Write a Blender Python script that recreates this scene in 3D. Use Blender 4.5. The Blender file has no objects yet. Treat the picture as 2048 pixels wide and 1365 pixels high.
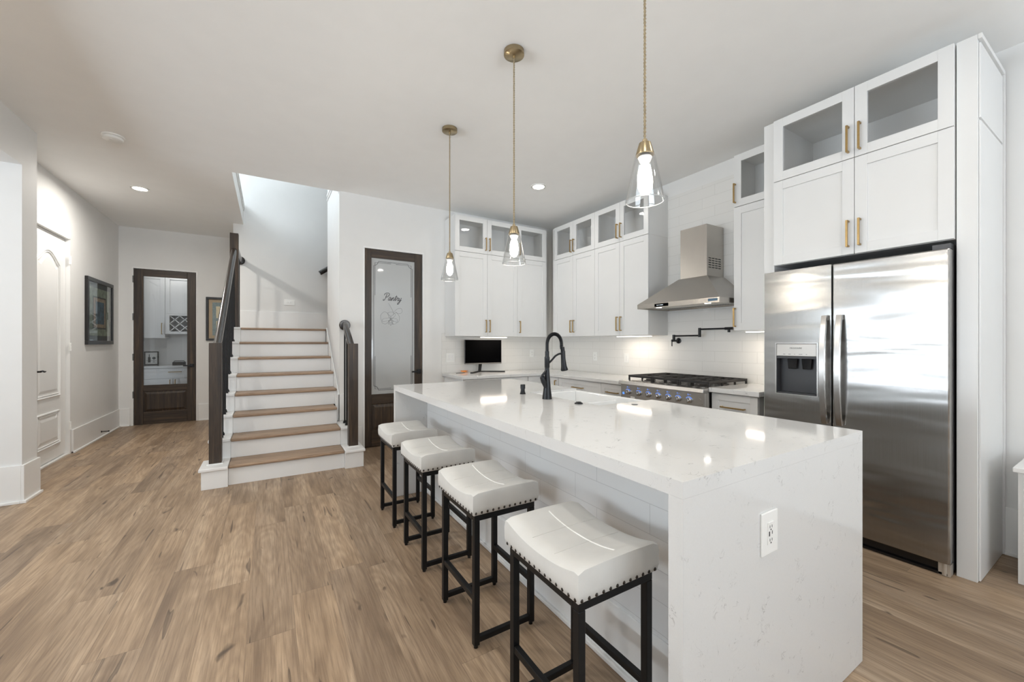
import bpy, bmesh, math, random
from mathutils import Vector, Matrix
random.seed(7)
PI = math.pi
S = bpy.context.scene
COL = S.collection

# ------------------------------------------------------------------ camera
CEIL = 3.045
cam_d = bpy.data.cameras.new('camera')
cam = bpy.data.objects.new('camera', cam_d)
COL.objects.link(cam)
cam.location = (0, 0, 1.27)
cam.rotation_euler = (PI / 2, 0, -math.radians(31.33))
cam_d.sensor_width = 36
cam_d.lens = 36 * 798 / 2048
cam_d.shift_y = 4.0 / 2048
cam_d.clip_start = 0.05
S.camera = cam

# ------------------------------------------------------------------ world, exposure, big lights
S.view_settings.view_transform = 'Standard'
S.view_settings.look = 'None'
S.view_settings.gamma = 1
S.view_settings.use_curve_mapping = False
S.view_settings.exposure = 0.50
S.cycles.max_bounces = 14
S.cycles.diffuse_bounces = 10
S.cycles.glossy_bounces = 5
S.cycles.transmission_bounces = 6
S.cycles.transparent_max_bounces = 12
S.cycles.caustics_reflective = False
S.cycles.caustics_refractive = False
S.cycles.sample_clamp_indirect = 6
S.cycles.use_denoising = True

w = bpy.data.worlds.new('sky')
S.world = w
w.use_nodes = True
bg = w.node_tree.nodes['Background']
bg.inputs[0].default_value = (0.80, 0.90, 1.0, 1)
bg.inputs[1].default_value = 0.7


def area(name, loc, rot, sx, sy, power, col=(1, 1, 1), spread=PI):
    d = bpy.data.lights.new(name, 'AREA')
    d.shape = 'RECTANGLE'
    d.size, d.size_y = sx, sy
    d.energy = power
    d.color = col
    d.spread = spread
    o = bpy.data.objects.new(name, d)
    o.location = loc
    o.rotation_euler = rot
    COL.objects.link(o)
    return o


COOL = (0.86, 0.93, 1.0)
WARM = (1.0, 0.87, 0.72)
# daylight through the windows of the living room behind the camera, the dining room and the upper hall
area('daylight_rear', (1.2, -4.85, 1.65), (-PI / 2, 0, 0), 4.2, 2.1, 26, COOL)
area('daylight_dining', (-5.35, 1.7, 1.65), (0, -PI / 2, 0), 2.1, 4.6, 10, COOL)
# added lamps outside those windows, aimed upward to brighten the ceiling
area('added_uplight_rear', (1.2, -7.6, 0.2), (PI - 0.75, 0, 0), 6.5, 3.6, 820, (0.86, 0.935, 1.0))
area('added_uplight_dining', (-8.2, 1.7, 0.2), (0, PI + 0.75, 0), 3.6, 7.0, 1000, (0.86, 0.935, 1.0))
area('daylight_upper_hall', (-1.95, 6.0, 4.75), (0, -PI / 2, 0), 1.4, 1.6, 45, (0.82, 0.92, 1.0))


def downlight_lamp(x, y, power=7, z=CEIL - 0.012, col=(1.0, 0.95, 0.88)):
    d = bpy.data.lights.new('downlight_lamp', 'AREA')
    d.shape = 'DISK'
    d.size = 0.11
    d.spread = 3.0
    d.energy = power
    d.color = col
    o = bpy.data.objects.new('downlight_lamp', d)
    o.location = (x, y, z)
    COL.objects.link(o)


# ------------------------------------------------------------------ materials
def newmat(name):
    m = bpy.data.materials.new(name)
    m.use_nodes = True
    nt = m.node_tree
    b = nt.nodes['Principled BSDF']
    return m, nt, b


def N(nt, t, **kw):
    n = nt.nodes.new(t)
    for k, v in kw.items():
        setattr(n, k, v)
    return n


def L(nt, a, b):
    nt.links.new(a, b)


def M_(nt, op, a, b=None, c=None):
    n = nt.nodes.new('ShaderNodeMath')
    n.operation = op
    for i, v in enumerate((a, b, c)):
        if v is None:
            continue
        if isinstance(v, (int, float)):
            n.inputs[i].default_value = v
        else:
            nt.links.new(v, n.inputs[i])
    return n.outputs[0]


def ramp(nt, fac, stops):
    n = nt.nodes.new('ShaderNodeValToRGB')
    e = n.color_ramp.elements
    while len(e) < len(stops):
        e.new(0.5)
    for x, (p, c) in zip(e, stops):
        x.position = p
        x.color = (*c, 1) if len(c) == 3 else c
    if fac is not None:
        nt.links.new(fac, n.inputs[0])
    return n.outputs[0]


def mixc(nt, fac, a, b, mode='MIX'):
    n = nt.nodes.new('ShaderNodeMix')
    n.data_type = 'RGBA'
    n.blend_type = mode
    for i, v in ((0, fac), (6, a), (7, b)):
        if isinstance(v, (int, float)):
            n.inputs[i].default_value = v
        elif isinstance(v, tuple):
            n.inputs[i].default_value = (*v, 1)
        else:
            nt.links.new(v, n.inputs[i])
    return n.outputs[2]


def noise(nt, vec, scale=5, detail=2, rough=0.5, dist=0.0):
    n = nt.nodes.new('ShaderNodeTexNoise')
    n.inputs['Scale'].default_value = scale
    n.inputs['Detail'].default_value = detail
    n.inputs['Roughness'].default_value = rough
    n.inputs['Distortion'].default_value = dist
    if vec is not None:
        nt.links.new(vec, n.inputs['Vector'])
    return n.outputs['Fac']


def pos(nt):
    return nt.nodes.new('ShaderNodeNewGeometry').outputs['Position']


def xyz(nt, v):
    n = nt.nodes.new('ShaderNodeSeparateXYZ')
    nt.links.new(v, n.inputs[0])
    return n.outputs


def comb(nt, x, y, z):
    n = nt.nodes.new('ShaderNodeCombineXYZ')
    for i, v in enumerate((x, y, z)):
        if isinstance(v, (int, float)):
            n.inputs[i].default_value = v
        else:
            nt.links.new(v, n.inputs[i])
    return n.outputs[0]


def bump(nt, b, h, strength=0.2, dist=0.01):
    n = nt.nodes.new('ShaderNodeBump')
    n.inputs['Strength'].default_value = strength
    n.inputs['Distance'].default_value = dist
    nt.links.new(h, n.inputs['Height'])
    nt.links.new(n.outputs[0], b.inputs['Normal'])


def plain(name, col, rough=0.5, metal=0.0, spec=0.5, coat=0.0, var=0.03, vs=6.0, bumpy=0.0, bs=200):
    m, nt, b = newmat(name)
    p = pos(nt)
    n = noise(nt, p, vs, 3)
    c = ramp(nt, n, [(0.3, tuple(max(0, x * (1 - var)) for x in col)), (0.7, tuple(min(1, x * (1 + var)) for x in col))])
    L(nt, c, b.inputs['Base Color'])
    b.inputs['Roughness'].default_value = rough
    b.inputs['Metallic'].default_value = metal
    b.inputs['Specular IOR Level'].default_value = spec
    b.inputs['Coat Weight'].default_value = coat
    b.inputs['Coat Roughness'].default_value = 0.04
    if bumpy:
        bump(nt, b, noise(nt, p, bs, 2), bumpy, 0.002)
    return m


def emit(name, col, strength):
    m, nt, b = newmat(name)
    b.inputs['Base Color'].default_value = (*col, 1)
    b.inputs['Emission Color'].default_value = (*col, 1)
    b.inputs['Emission Strength'].default_value = strength
    return m


def thin_glass(name, tint=(0.96, 0.97, 0.97), ior=1.5, boost=1.0, rough=0.0):
    m = bpy.data.materials.new(name)
    m.use_nodes = True
    nt = m.node_tree
    nt.nodes.remove(nt.nodes['Principled BSDF'])
    out = nt.nodes['Material Output']
    t = N(nt, 'ShaderNodeBsdfTransparent')
    t.inputs[0].default_value = (*tint, 1)
    g = N(nt, 'ShaderNodeBsdfGlossy')
    g.inputs['Roughness'].default_value = rough
    f = N(nt, 'ShaderNodeFresnel')
    bk = nt.nodes.new('ShaderNodeNewGeometry').outputs['Backfacing']
    L(nt, M_(nt, 'ADD', M_(nt, 'MULTIPLY', bk, 1.0 / ior - ior), ior), f.inputs[0])
    k = M_(nt, 'MULTIPLY', f.outputs[0], boost)
    mx = N(nt, 'ShaderNodeMixShader')
    L(nt, k, mx.inputs[0])
    L(nt, t.outputs[0], mx.inputs[1])
    L(nt, g.outputs[0], mx.inputs[2])
    L(nt, mx.outputs[0], out.inputs[0])
    return m


def floor_mat():
    m, nt, b = newmat('oak_plank_floor')
    X, Y, Z = xyz(nt, pos(nt))
    W_, LN = 0.183, 1.25
    cx = M_(nt, 'DIVIDE', M_(nt, 'ADD', X, 20.03), W_)
    col = M_(nt, 'FLOOR', cx)
    fx = M_(nt, 'FRACT', cx)
    wn = N(nt, 'ShaderNodeTexWhiteNoise', noise_dimensions='1D')
    L(nt, col, wn.inputs['W'])
    cy = M_(nt, 'DIVIDE', M_(nt, 'ADD', M_(nt, 'ADD', Y, 20), M_(nt, 'MULTIPLY', wn.outputs[0], LN)), LN)
    row = M_(nt, 'FLOOR', cy)
    fy = M_(nt, 'FRACT', cy)
    w2 = N(nt, 'ShaderNodeTexWhiteNoise', noise_dimensions='2D')
    L(nt, comb(nt, col, row, 0), w2.inputs['Vector'])
    idv = w2.outputs[0]
    sx = M_(nt, 'ADD', X, M_(nt, 'MULTIPLY', idv, 7.0))
    zz = M_(nt, 'MULTIPLY', idv, 31.0)
    big = noise(nt, comb(nt, M_(nt, 'MULTIPLY', sx, 6.0), M_(nt, 'MULTIPLY', Y, 0.9), zz), 1.0, 3, 0.55, 0.4)
    ringn = noise(nt, comb(nt, M_(nt, 'MULTIPLY', sx, 4.5), M_(nt, 'MULTIPLY', Y, 0.75), zz), 1.0, 1, 0.5, 0.2)
    ring = M_(nt, 'PINGPONG', M_(nt, 'MULTIPLY', ringn, 17.0), 0.5)
    fine = noise(nt, comb(nt, M_(nt, 'MULTIPLY', sx, 150.0), M_(nt, 'MULTIPLY', Y, 5.0), zz), 1.0, 4, 0.65)
    mid = noise(nt, comb(nt, M_(nt, 'MULTIPLY', sx, 36.0), M_(nt, 'MULTIPLY', Y, 1.6), zz), 1.0, 4, 0.6)
    c = ramp(nt, big, [(0.25, (0.20, 0.140, 0.092)), (0.42, (0.345, 0.248, 0.162)), (0.56, (0.45, 0.332, 0.224)), (0.75, (0.54, 0.42, 0.30))])
    c = mixc(nt, M_(nt, 'MULTIPLY', M_(nt, 'SUBTRACT', 0.5, ring), 0.55), c, (0.17, 0.11, 0.072))
    c = mixc(nt, ramp(nt, mid, [(0.48, (0, 0, 0)), (0.76, (0.62, 0.62, 0.62))]), c, (0.15, 0.10, 0.066))
    c = mixc(nt, ramp(nt, fine, [(0.36, (0.5, 0.5, 0.5)), (0.56, (0, 0, 0))]), c, (0.16, 0.108, 0.070))
    # per-plank tone
    tone = ramp(nt, idv, [(0.0, (0.86, 0.86, 0.88)), (0.5, (1.0, 0.99, 0.98)), (1.0, (1.12, 1.10, 1.07))])
    c = mixc(nt, 1.0, c, tone, 'MULTIPLY')
    # knots and cracks
    kn = noise(nt, comb(nt, M_(nt, 'MULTIPLY', sx, 15.0), M_(nt, 'MULTIPLY', Y, 5.5), zz), 1.0, 2, 0.5, 0.5)
    c = mixc(nt, ramp(nt, kn, [(0.69, (0, 0, 0)), (0.735, (0.4, 0.4, 0.4)), (0.78, (0.85, 0.85, 0.85))]), c, (0.060, 0.040, 0.028))
    cr = noise(nt, comb(nt, M_(nt, 'MULTIPLY', sx, 34.0), M_(nt, 'MULTIPLY', Y, 2.0), zz), 1.0, 1, 0.5, 0.5)
    c = mixc(nt, ramp(nt, cr, [(0.715, (0, 0, 0)), (0.735, (0.75, 0.75, 0.75)), (0.77, (0.5, 0.5, 0.5))]), c, (0.055, 0.036, 0.026))
    ex = M_(nt, 'MINIMUM', fx, M_(nt, 'SUBTRACT', 1.0, fx))
    ey = M_(nt, 'MULTIPLY', M_(nt, 'MINIMUM', fy, M_(nt, 'SUBTRACT', 1.0, fy)), LN / W_)
    e = M_(nt, 'MINIMUM', ex, ey)
    gap = ramp(nt, e, [(0.0, (0.42, 0.42, 0.42)), (0.010, (0, 0, 0))])
    c = mixc(nt, gap, c, (0.07, 0.048, 0.034))
    L(nt, c, b.inputs['Base Color'])
    b.inputs['Roughness'].default_value = 0.42
    b.inputs['Specular IOR Level'].default_value = 0.35
    bump(nt, b, M_(nt, 'SUBTRACT', fine, M_(nt, 'MULTIPLY', gap, 1.0)), 0.12, 0.002)
    return m


def wood_mat(name, c0, c1, c2, axis='z', rough=0.4):
    m, nt, b = newmat(name)
    X, Y, Z = xyz(nt, pos(nt))
    f = {'x': (1.2, 30, 30), 'y': (30, 1.2, 30), 'z': (30, 30, 1.2)}[axis]
    v = comb(nt, M_(nt, 'MULTIPLY', X, f[0]), M_(nt, 'MULTIPLY', Y, f[1]), M_(nt, 'MULTIPLY', Z, f[2]))
    a = noise(nt, v, 1.0, 4, 0.6, 0.5)
    fn = noise(nt, v, 6.0, 3, 0.6)
    c = ramp(nt, a, [(0.3, c0), (0.55, c1), (0.75, c2)])
    c = mixc(nt, ramp(nt, fn, [(0.38, (0.5, 0.5, 0.5)), (0.55, (0, 0, 0))]), c, tuple(x * 0.5 for x in c0))
    L(nt, c, b.inputs['Base Color'])
    b.inputs['Roughness'].default_value = rough
    bump(nt, b, fn, 0.1, 0.002)
    return m


def tile_mat(name, plane, bw=0.405, rh=0.104, z0=0.875, off=0.333, col=(0.76, 0.75, 0.725), grout=(0.60, 0.59, 0.56), rough=0.12, u0=0.0):
    m, nt, b = newmat(name)
    X, Y, Z = xyz(nt, pos(nt))
    u = X if plane == 'x' else Y
    bt = N(nt, 'ShaderNodeTexBrick')
    bt.offset = off
    bt.offset_frequency = 2
    L(nt, comb(nt, M_(nt, 'ADD', u, 20 + u0), M_(nt, 'SUBTRACT', Z, z0 - rh * 20), 0), bt.inputs['Vector'])
    bt.inputs['Scale'].default_value = 1.0
    bt.inputs['Brick Width'].default_value = bw
    bt.inputs['Row Height'].default_value = rh
    bt.inputs['Mortar Size'].default_value = 0.0014
    bt.inputs['Mortar Smooth'].default_value = 0.3
    bt.inputs['Color1'].default_value = (*col, 1)
    bt.inputs['Color2'].default_value = (*(x * 0.985 for x in col), 1)
    bt.inputs['Mortar'].default_value = (*grout, 1)
    L(nt, bt.outputs['Color'], b.inputs['Base Color'])
    b.inputs['Roughness'].default_value = rough
    inv = M_(nt, 'SUBTRACT', 1.0, bt.outputs['Fac'])
    wav = noise(nt, pos(nt), 9, 2)
    bump(nt, b, M_(nt, 'ADD', inv, M_(nt, 'MULTIPLY', wav, 0.25)), 0.35, 0.0015)
    return m


def quartz_mat():
    m, nt, b = newmat('white_quartz')
    p = pos(nt)
    a = noise(nt, p, 15.0, 3, 0.6, 1.2)
    line = ramp(nt, M_(nt, 'ABSOLUTE', M_(nt, 'SUBTRACT', a, 0.5)), [(0.0, (1, 1, 1)), (0.014, (0, 0, 0))])
    mk = ramp(nt, noise(nt, p, 17.0, 2, 0.5, 0.3), [(0.57, (0, 0, 0)), (0.66, (1, 1, 1))])
    a2 = noise(nt, p, 24.0, 2, 0.6, 1.6)
    line2 = ramp(nt, M_(nt, 'ABSOLUTE', M_(nt, 'SUBTRACT', a2, 0.5)), [(0.0, (0.8, 0.8, 0.8)), (0.008, (0, 0, 0))])
    mk2 = ramp(nt, noise(nt, p, 13.0, 2, 0.5, 0.6), [(0.61, (0, 0, 0)), (0.68, (1, 1, 1))])
    f = M_(nt, 'MAXIMUM', M_(nt, 'MULTIPLY', line, mk), M_(nt, 'MULTIPLY', line2, mk2))
    sp = noise(nt, p, 300, 2)
    base = mixc(nt, ramp(nt, sp, [(0.35, (0.18, 0.18, 0.18)), (0.6, (0, 0, 0))]), (0.69, 0.692, 0.686), (0.615, 0.615, 0.607))
    L(nt, mixc(nt, M_(nt, 'MULTIPLY', f, 0.75), base, (0.33, 0.33, 0.33)), b.inputs['Base Color'])
    b.inputs['Roughness'].default_value = 0.07
    b.inputs['Specular IOR Level'].default_value = 0.5
    return m


def steel_mat(name, plane='x', wave=0.0, base=(0.58, 0.565, 0.545), rough=0.22):
    m, nt, b = newmat(name)
    X, Y, Z = xyz(nt, pos(nt))
    u = Y if plane == 'x' else X
    br = noise(nt, comb(nt, M_(nt, 'MULTIPLY', u, 700.0), M_(nt, 'MULTIPLY', Z, 4.0), 0), 1.0, 2)
    c = ramp(nt, br, [(0.3, tuple(x * 0.93 for x in base)), (0.7, tuple(min(1, x * 1.05) for x in base))])
    L(nt, c, b.inputs['Base Color'])
    b.inputs['Metallic'].default_value = 1.0
    b.inputs['Roughness'].default_value = rough
    if wave:
        wv = noise(nt, comb(nt, M_(nt, 'MULTIPLY', u, 1.1), M_(nt, 'MULTIPLY', Z, 5.0), 3.3), 1.0, 2, 0.45, 0.4)
        n1 = N(nt, 'ShaderNodeBump')
        n1.inputs['Strength'].default_value = 1.0
        n1.inputs['Distance'].default_value = wave
        L(nt, wv, n1.inputs['Height'])
        n2 = N(nt, 'ShaderNodeBump')
        n2.inputs['Strength'].default_value = 0.06
        n2.inputs['Distance'].default_value = 0.001
        L(nt, br, n2.inputs['Height'])
        L(nt, n1.outputs[0], n2.inputs['Normal'])
        L(nt, n2.outputs[0], b.inputs['Normal'])
    return m


WALL = plain('wall_paint', (0.745, 0.742, 0.73), 0.6, var=0.01, spec=0.25, bumpy=0.03)
CEILM = plain('ceiling_paint', (0.86, 0.86, 0.85), 0.75, var=0.01, spec=0.2, bumpy=0.03)
TRIM = plain('trim_paint', (0.80, 0.80, 0.79), 0.35, var=0.01)
CAB = plain('cabinet_paint', (0.715, 0.717, 0.710), 0.30, var=0.008)
CABIN = plain('cabinet_interior', (0.72, 0.72, 0.715), 0.5, var=0.01)
FLOOR = floor_mat()
TREAD = wood_mat('oak_tread', (0.24, 0.155, 0.098), (0.38, 0.26, 0.168), (0.47, 0.335, 0.22), 'x', 0.45)
DWOOD = wood_mat('dark_stained_wood', (0.016, 0.010, 0.0065), (0.050, 0.031, 0.018), (0.118, 0.073, 0.042), 'z', 0.46)
DWOODX = wood_mat('dark_stained_wood_rail', (0.016, 0.010, 0.0065), (0.050, 0.031, 0.018), (0.112, 0.069, 0.040), 'x', 0.46)
RAILM = plain('dark_rail_finish', (0.022, 0.016, 0.013), 0.25, spec=0.6, coat=0.35, var=0.15, vs=20)
IRON = plain('black_iron', (0.005, 0.005, 0.0055), 0.45, spec=0.3, var=0.1)
BLACKM = plain('matte_black_metal', (0.007, 0.008, 0.010), 0.33, spec=0.35, var=0.1)
GOLD = plain('brushed_gold', (0.46, 0.31, 0.13), 0.30, metal=1.0, var=0.08, vs=60)
BRASS = plain('antique_brass', (0.40, 0.32, 0.20), 0.28, metal=1.0, var=0.06, vs=60)
CORDM = plain('twisted_fabric', (0.30, 0.24, 0.15), 0.8, var=0.35, vs=160)
QUARTZ = quartz_mat()
TILE_B = tile_mat('backsplash_tile_back', 'x', u0=0.12)
TILE_R = tile_mat('backsplash_tile_side', 'y', u0=0.20)
TILE_I = tile_mat('island_panel_tile', 'y', rh=0.109, z0=0.26, col=(0.74, 0.745, 0.745), grout=(0.56, 0.56, 0.56), rough=0.3, u0=0.1)
STEEL = steel_mat('stainless_steel', 'x', rough=0.26)
STEELF = steel_mat('stainless_fridge', 'x', wave=0.0170, rough=0.24, base=(0.40, 0.392, 0.38))
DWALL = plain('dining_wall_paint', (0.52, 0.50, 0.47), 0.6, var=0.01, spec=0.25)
STEELH = steel_mat('stainless_hood', 'x', wave=0.002, rough=0.27, base=(0.50, 0.475, 0.44))
DARKGREY = plain('charcoal_plastic', (0.045, 0.046, 0.050), 0.35)
BLACKG = plain('glossy_black', (0.004, 0.004, 0.005), 0.12)
SCREEN = plain('screen_black', (0.0010, 0.0010, 0.0012), 0.6, spec=0.02)
LEATHER = plain('white_leather', (0.67, 0.665, 0.64), 0.5, spec=0.35, var=0.03, vs=14, bumpy=0.08, bs=350)
SEAM = plain('white_stitching', (0.86, 0.85, 0.82), 0.6)
NAIL = plain('dark_bronze_nail', (0.05, 0.042, 0.036), 0.3, metal=0.8)
WPLASTIC = plain('white_plastic', (0.84, 0.84, 0.82), 0.3, var=0.01)
CERAM = plain('white_fireclay', (0.84, 0.85, 0.85), 0.10, var=0.005)
GLASS = thin_glass('clear_glass', (0.97, 0.98, 0.975), 1.45, 0.9)
SHADEG = thin_glass('shade_glass', (0.965, 0.97, 0.97), 1.5, 1.9, 0.03)
RIMG = plain('shade_rim_glass', (0.9, 0.92, 0.92), 0.08, var=0.01)
RIMG.node_tree.nodes['Principled BSDF'].inputs['Transmission Weight'].default_value = 0.6
CABGLASS = thin_glass('cabinet_glass', (0.985, 0.987, 0.988), 1.45, 0.7)
DOORGLASS = thin_glass('door_glass', (0.86, 0.875, 0.89), 1.5, 1.2)
WINGLASS = thin_glass('window_glass', (0.98, 0.99, 1.0), 1.45, 0.8)
FROST = plain('frosted_glass', (0.42, 0.432, 0.432), 0.35, coat=1.0, var=0.01)
INK = plain('etched_dark_line', (0.06, 0.06, 0.065), 0.5)
INKL = plain('etched_grey_line', (0.20, 0.20, 0.20), 0.5)
BULB = emit('lit_bulb', (1.0, 0.90, 0.76), 90.0)
LAMPON = emit('lit_lamp_lens', (1.0, 0.97, 0.92), 9.0)
STRIPON = emit('lit_strip', (1.0, 0.92, 0.80), 4.0)
BLUELED = emit('blue_led', (0.10, 0.30, 1.0), 0.6)
WHITELED = emit('white_led', (0.8, 0.9, 1.0), 1.0)
DARKIN = plain('dark_gap', (0.02, 0.02, 0.02), 0.7)
ORANGE = plain('orange_cable', (0.80, 0.30, 0.08), 0.5)
CASTI = plain('cast_iron', (0.020, 0.018, 0.017), 0.55, bumpy=0.2)
FILTERM = plain('hood_filter', (0.62, 0.58, 0.52), 0.35, metal=0.7)
ART_G = plain('art_green_wash', (0.20, 0.24, 0.18), 0.6, var=0.45, vs=14)
ART_B = plain('art_blue_wash', (0.045, 0.10, 0.14), 0.6, var=0.5, vs=22)
ART_T = plain('art_tan', (0.30, 0.22, 0.15), 0.6, var=0.35, vs=25)
ART_D = plain('art_dark', (0.035, 0.040, 0.040), 0.6, var=0.3, vs=25)
MAT_BG = plain('mat_blue_grey', (0.055, 0.070, 0.075), 0.7)
MAT_TAN = plain('mat_tan', (0.42, 0.33, 0.23), 0.7)
ART_BG = plain('art_blue_grey', (0.22, 0.28, 0.29), 0.7, var=0.15, vs=30)
ART_CR = plain('art_cream', (0.62, 0.56, 0.40), 0.7, var=0.12, vs=40)
FRAMEB = plain('black_frame', (0.012, 0.011, 0.011), 0.3)
PAPER = plain('white_paper', (0.7, 0.7, 0.69), 0.6)


# ------------------------------------------------------------------ mesh helpers
class MB:
    def __init__(s):
        s.bm = bmesh.new()

    def box(s, x0, x1, y0, y1, z0, z1):
        if x1 < x0: x0, x1 = x1, x0
        if y1 < y0: y0, y1 = y1, y0
        if z1 < z0: z0, z1 = z1, z0
        v = [s.bm.verts.new(p) for p in ((x0, y0, z0), (x1, y0, z0), (x1, y1, z0), (x0, y1, z0), (x0, y0, z1), (x1, y0, z1), (x1, y1, z1), (x0, y1, z1))]
        for f in ((0, 3, 2, 1), (4, 5, 6, 7), (0, 1, 5, 4), (1, 2, 6, 5), (2, 3, 7, 6), (3, 0, 4, 7)):
            s.bm.faces.new([v[i] for i in f])
        return s

    def loft(s, rings, caps=True, closed=True):
        R = [[s.bm.verts.new(p) for p in r] for r in rings]
        n = len(R[0])
        for a, b in zip(R, R[1:]):
            for i in range(n if closed else n - 1):
                j = (i + 1) % n
                s.bm.faces.new((a[i], a[j], b[j], b[i]))
        if caps and closed:
            s.bm.faces.new(list(reversed(R[0])))
            s.bm.faces.new(R[-1])
        return s

    def lathe(s, prof, c=(0, 0, 0), n=24, axis='z', caps=True):
        cx, cy, cz = c
        rings = []
        for r, h in prof:
            ring = []
            for i in range(n):
                a = 2 * PI * i / n
                p, q = r * math.cos(a), r * math.sin(a)
                ring.append({'z': (cx + p, cy + q, cz + h), 'x': (cx + h, cy + p, cz + q), 'y': (cx + p, cy + h, cz + q)}[axis])
            rings.append(ring)
        return s.loft(rings, caps)

    def cyl(s, c, r, h, n=20, axis='z'):
        return s.lathe([(r, 0), (r, h)], c, n, axis)

    def tube(s, pts, r, n=10, caps=True, prof=None, up=None):
        P = [Vector(p) for p in pts]
        rr = r if isinstance(r, (list, tuple)) else [r] * len(P)
        T = []
        for i in range(len(P)):
            a = P[max(0, i - 1)]
            b = P[min(len(P) - 1, i + 1)]
            T.append((b - a).normalized())
        u = Vector(up) if up else (Vector((0, 0, 1)) if abs(T[0].z) < 0.9 else Vector((1, 0, 0)))
        rings = []
        for i, p in enumerate(P):
            u = (u - T[i] * u.dot(T[i])).normalized()
            v = T[i].cross(u)
            if prof:
                rings.append([tuple(p + v * a + u * b) for a, b in prof])
            else:
                rings.append([tuple(p + (u * math.cos(2 * PI * k / n) + v * math.sin(2 * PI * k / n)) * rr[i]) for k in range(n)])
        return s.loft(rings, caps)

    def prism(s, poly, d, axis='y', a0=0.0):
        """poly of (u,v); axis y: u=x v=z; axis x: u=y v=z; axis z: u=x v=y; from a0 to a0+d"""
        f = {'y': lambda u, v, t: (u, t, v), 'x': lambda u, v, t: (t, u, v), 'z': lambda u, v, t: (u, v, t)}[axis]
        A = [s.bm.verts.new(f(u, v, a0)) for u, v in poly]
        B = [s.bm.verts.new(f(u, v, a0 + d)) for u, v in poly]
        n = len(poly)
        s.bm.faces.new(A)
        s.bm.faces.new(list(reversed(B)))
        for i in range(n):
            j = (i + 1) % n
            s.bm.faces.new((A[i], B[i], B[j], A[j]))
        return s

    def sphere(s, c, r, sc=(1, 1, 1), u=16, v=10):
        g = bmesh.ops.create_uvsphere(s.bm, u_segments=u, v_segments=v, radius=r)
        for x in g['verts']:
            x.co = Vector((x.co.x * sc[0] + c[0], x.co.y * sc[1] + c[1], x.co.z * sc[2] + c[2]))
        return s


def root_loc(p):
    while p is not None and p.parent is not None:
        p = p.parent
    return p.location.copy() if p is not None else Vector((0, 0, 0))


def obj(name, mb, mat, parent=None, bevel=0.0, smooth=None, segs=2):
    bm = mb.bm
    bmesh.ops.recalc_face_normals(bm, faces=bm.faces[:])
    if parent is not None:
        o_ = root_loc(parent)
        bmesh.ops.translate(bm, verts=bm.verts[:], vec=-o_)
    me = bpy.data.meshes.new(name)
    bm.to_mesh(me)
    bm.free()
    me.materials.append(mat)
    o = bpy.data.objects.new(name, me)
    COL.objects.link(o)
    if parent is not None:
        o.parent = parent
    if bevel:
        md = o.modifiers.new('bevel', 'BEVEL')
        md.width = bevel
        md.segments = segs
        md.limit_method = 'ANGLE'
        md.angle_limit = math.radians(40)
        md.harden_normals = False
    if smooth is not None:
        me.polygons.foreach_set('use_smooth', [True] * len(me.polygons))
        me.set_sharp_from_angle(angle=math.radians(smooth))
    return o


def thing(name, label, cat, loc, group=None):
    o = bpy.data.objects.new(name, None)
    o.empty_display_size = 0.1
    o.location = loc
    COL.objects.link(o)
    tag(o, label, cat, group)
    return o


def tag(o, label, cat, group=None):
    o['label'] = label
    o['category'] = cat
    if group:
        o['group'] = group
    return o


def struct(name, mb, mat, bevel=0.0):
    o = obj(name, mb, mat, bevel=bevel)
    o['kind'] = 'structure'
    return o


def struct_empty(name, loc):
    o = bpy.data.objects.new(name, None)
    o.location = loc
    o['kind'] = 'structure'
    COL.objects.link(o)
    return o


def dup(root, loc, label):
    r = root.copy()
    COL.objects.link(r)
    r.location = loc
    r['label'] = label
    for ch in list(root.children):
        c = ch.copy()
        COL.objects.link(c)
        c.parent = r
        for g in list(ch.children):
            d = g.copy()
            COL.objects.link(d)
            d.parent = c
    return r


def text_mb(txt, size, O, U, V, extrude=0.0006, space=1.0):
    """flat lettering: O origin, U reading direction, V up"""
    cu = bpy.data.curves.new('lettering', 'FONT')
    cu.body = txt
    cu.size = size
    cu.align_x = 'CENTER'
    cu.align_y = 'CENTER'
    cu.extrude = extrude
    cu.space_character = space
    t = bpy.data.objects.new('lettering', cu)
    COL.objects.link(t)
    dg = bpy.context.evaluated_depsgraph_get()
    me = bpy.data.meshes.new_from_object(t.evaluated_get(dg))
    bpy.data.objects.remove(t)
    mb = MB()
    mb.bm.from_mesh(me)
    U, V = Vector(U), Vector(V)
    Wn = U.cross(V)
    for v in mb.bm.verts:
        v.co = Vector(O) + U * v.co.x + V * v.co.y + Wn * v.co.z
    bpy.data.meshes.remove(me)
    return mb


# ------------------------------------------------------------------ the room
YB, XR = 5.02, 3.80            # kitchen back wall, kitchen side wall
XL, XH = -1.68, -1.945         # wall with the wide opening, hall wall
YH = 8.25                      # hall end wall
struct('floor', MB().box(-5.6, 3.92, -5.1, 10.0, -0.1, 0.0), FLOOR)

c = MB()
HX0, HX1, HY0, HY1 = -0.33, 0.75, 5.05, 7.22
for x0, x1, y0, y1 in ((-5.6, HX0, -5.1, 8.37), (HX1, 3.92, -5.1, 6.05), (HX1, 3.92, HY1, 8.37), (2.65, 3.92, 6.05, HY1), (HX0, HX1, -5.1, HY0), (HX0, HX1, HY1, 8.37)):
    c.box(x0, x1, y0, y1, CEIL, CEIL + 0.2)
c.box(-3.0, 3.0, 8.37, 10.0, 2.75, 2.85)
bmesh.ops.remove_doubles(c.bm, verts=c.bm.verts[:], dist=0.0005)
struct('ceiling', c, CEILM)

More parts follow.
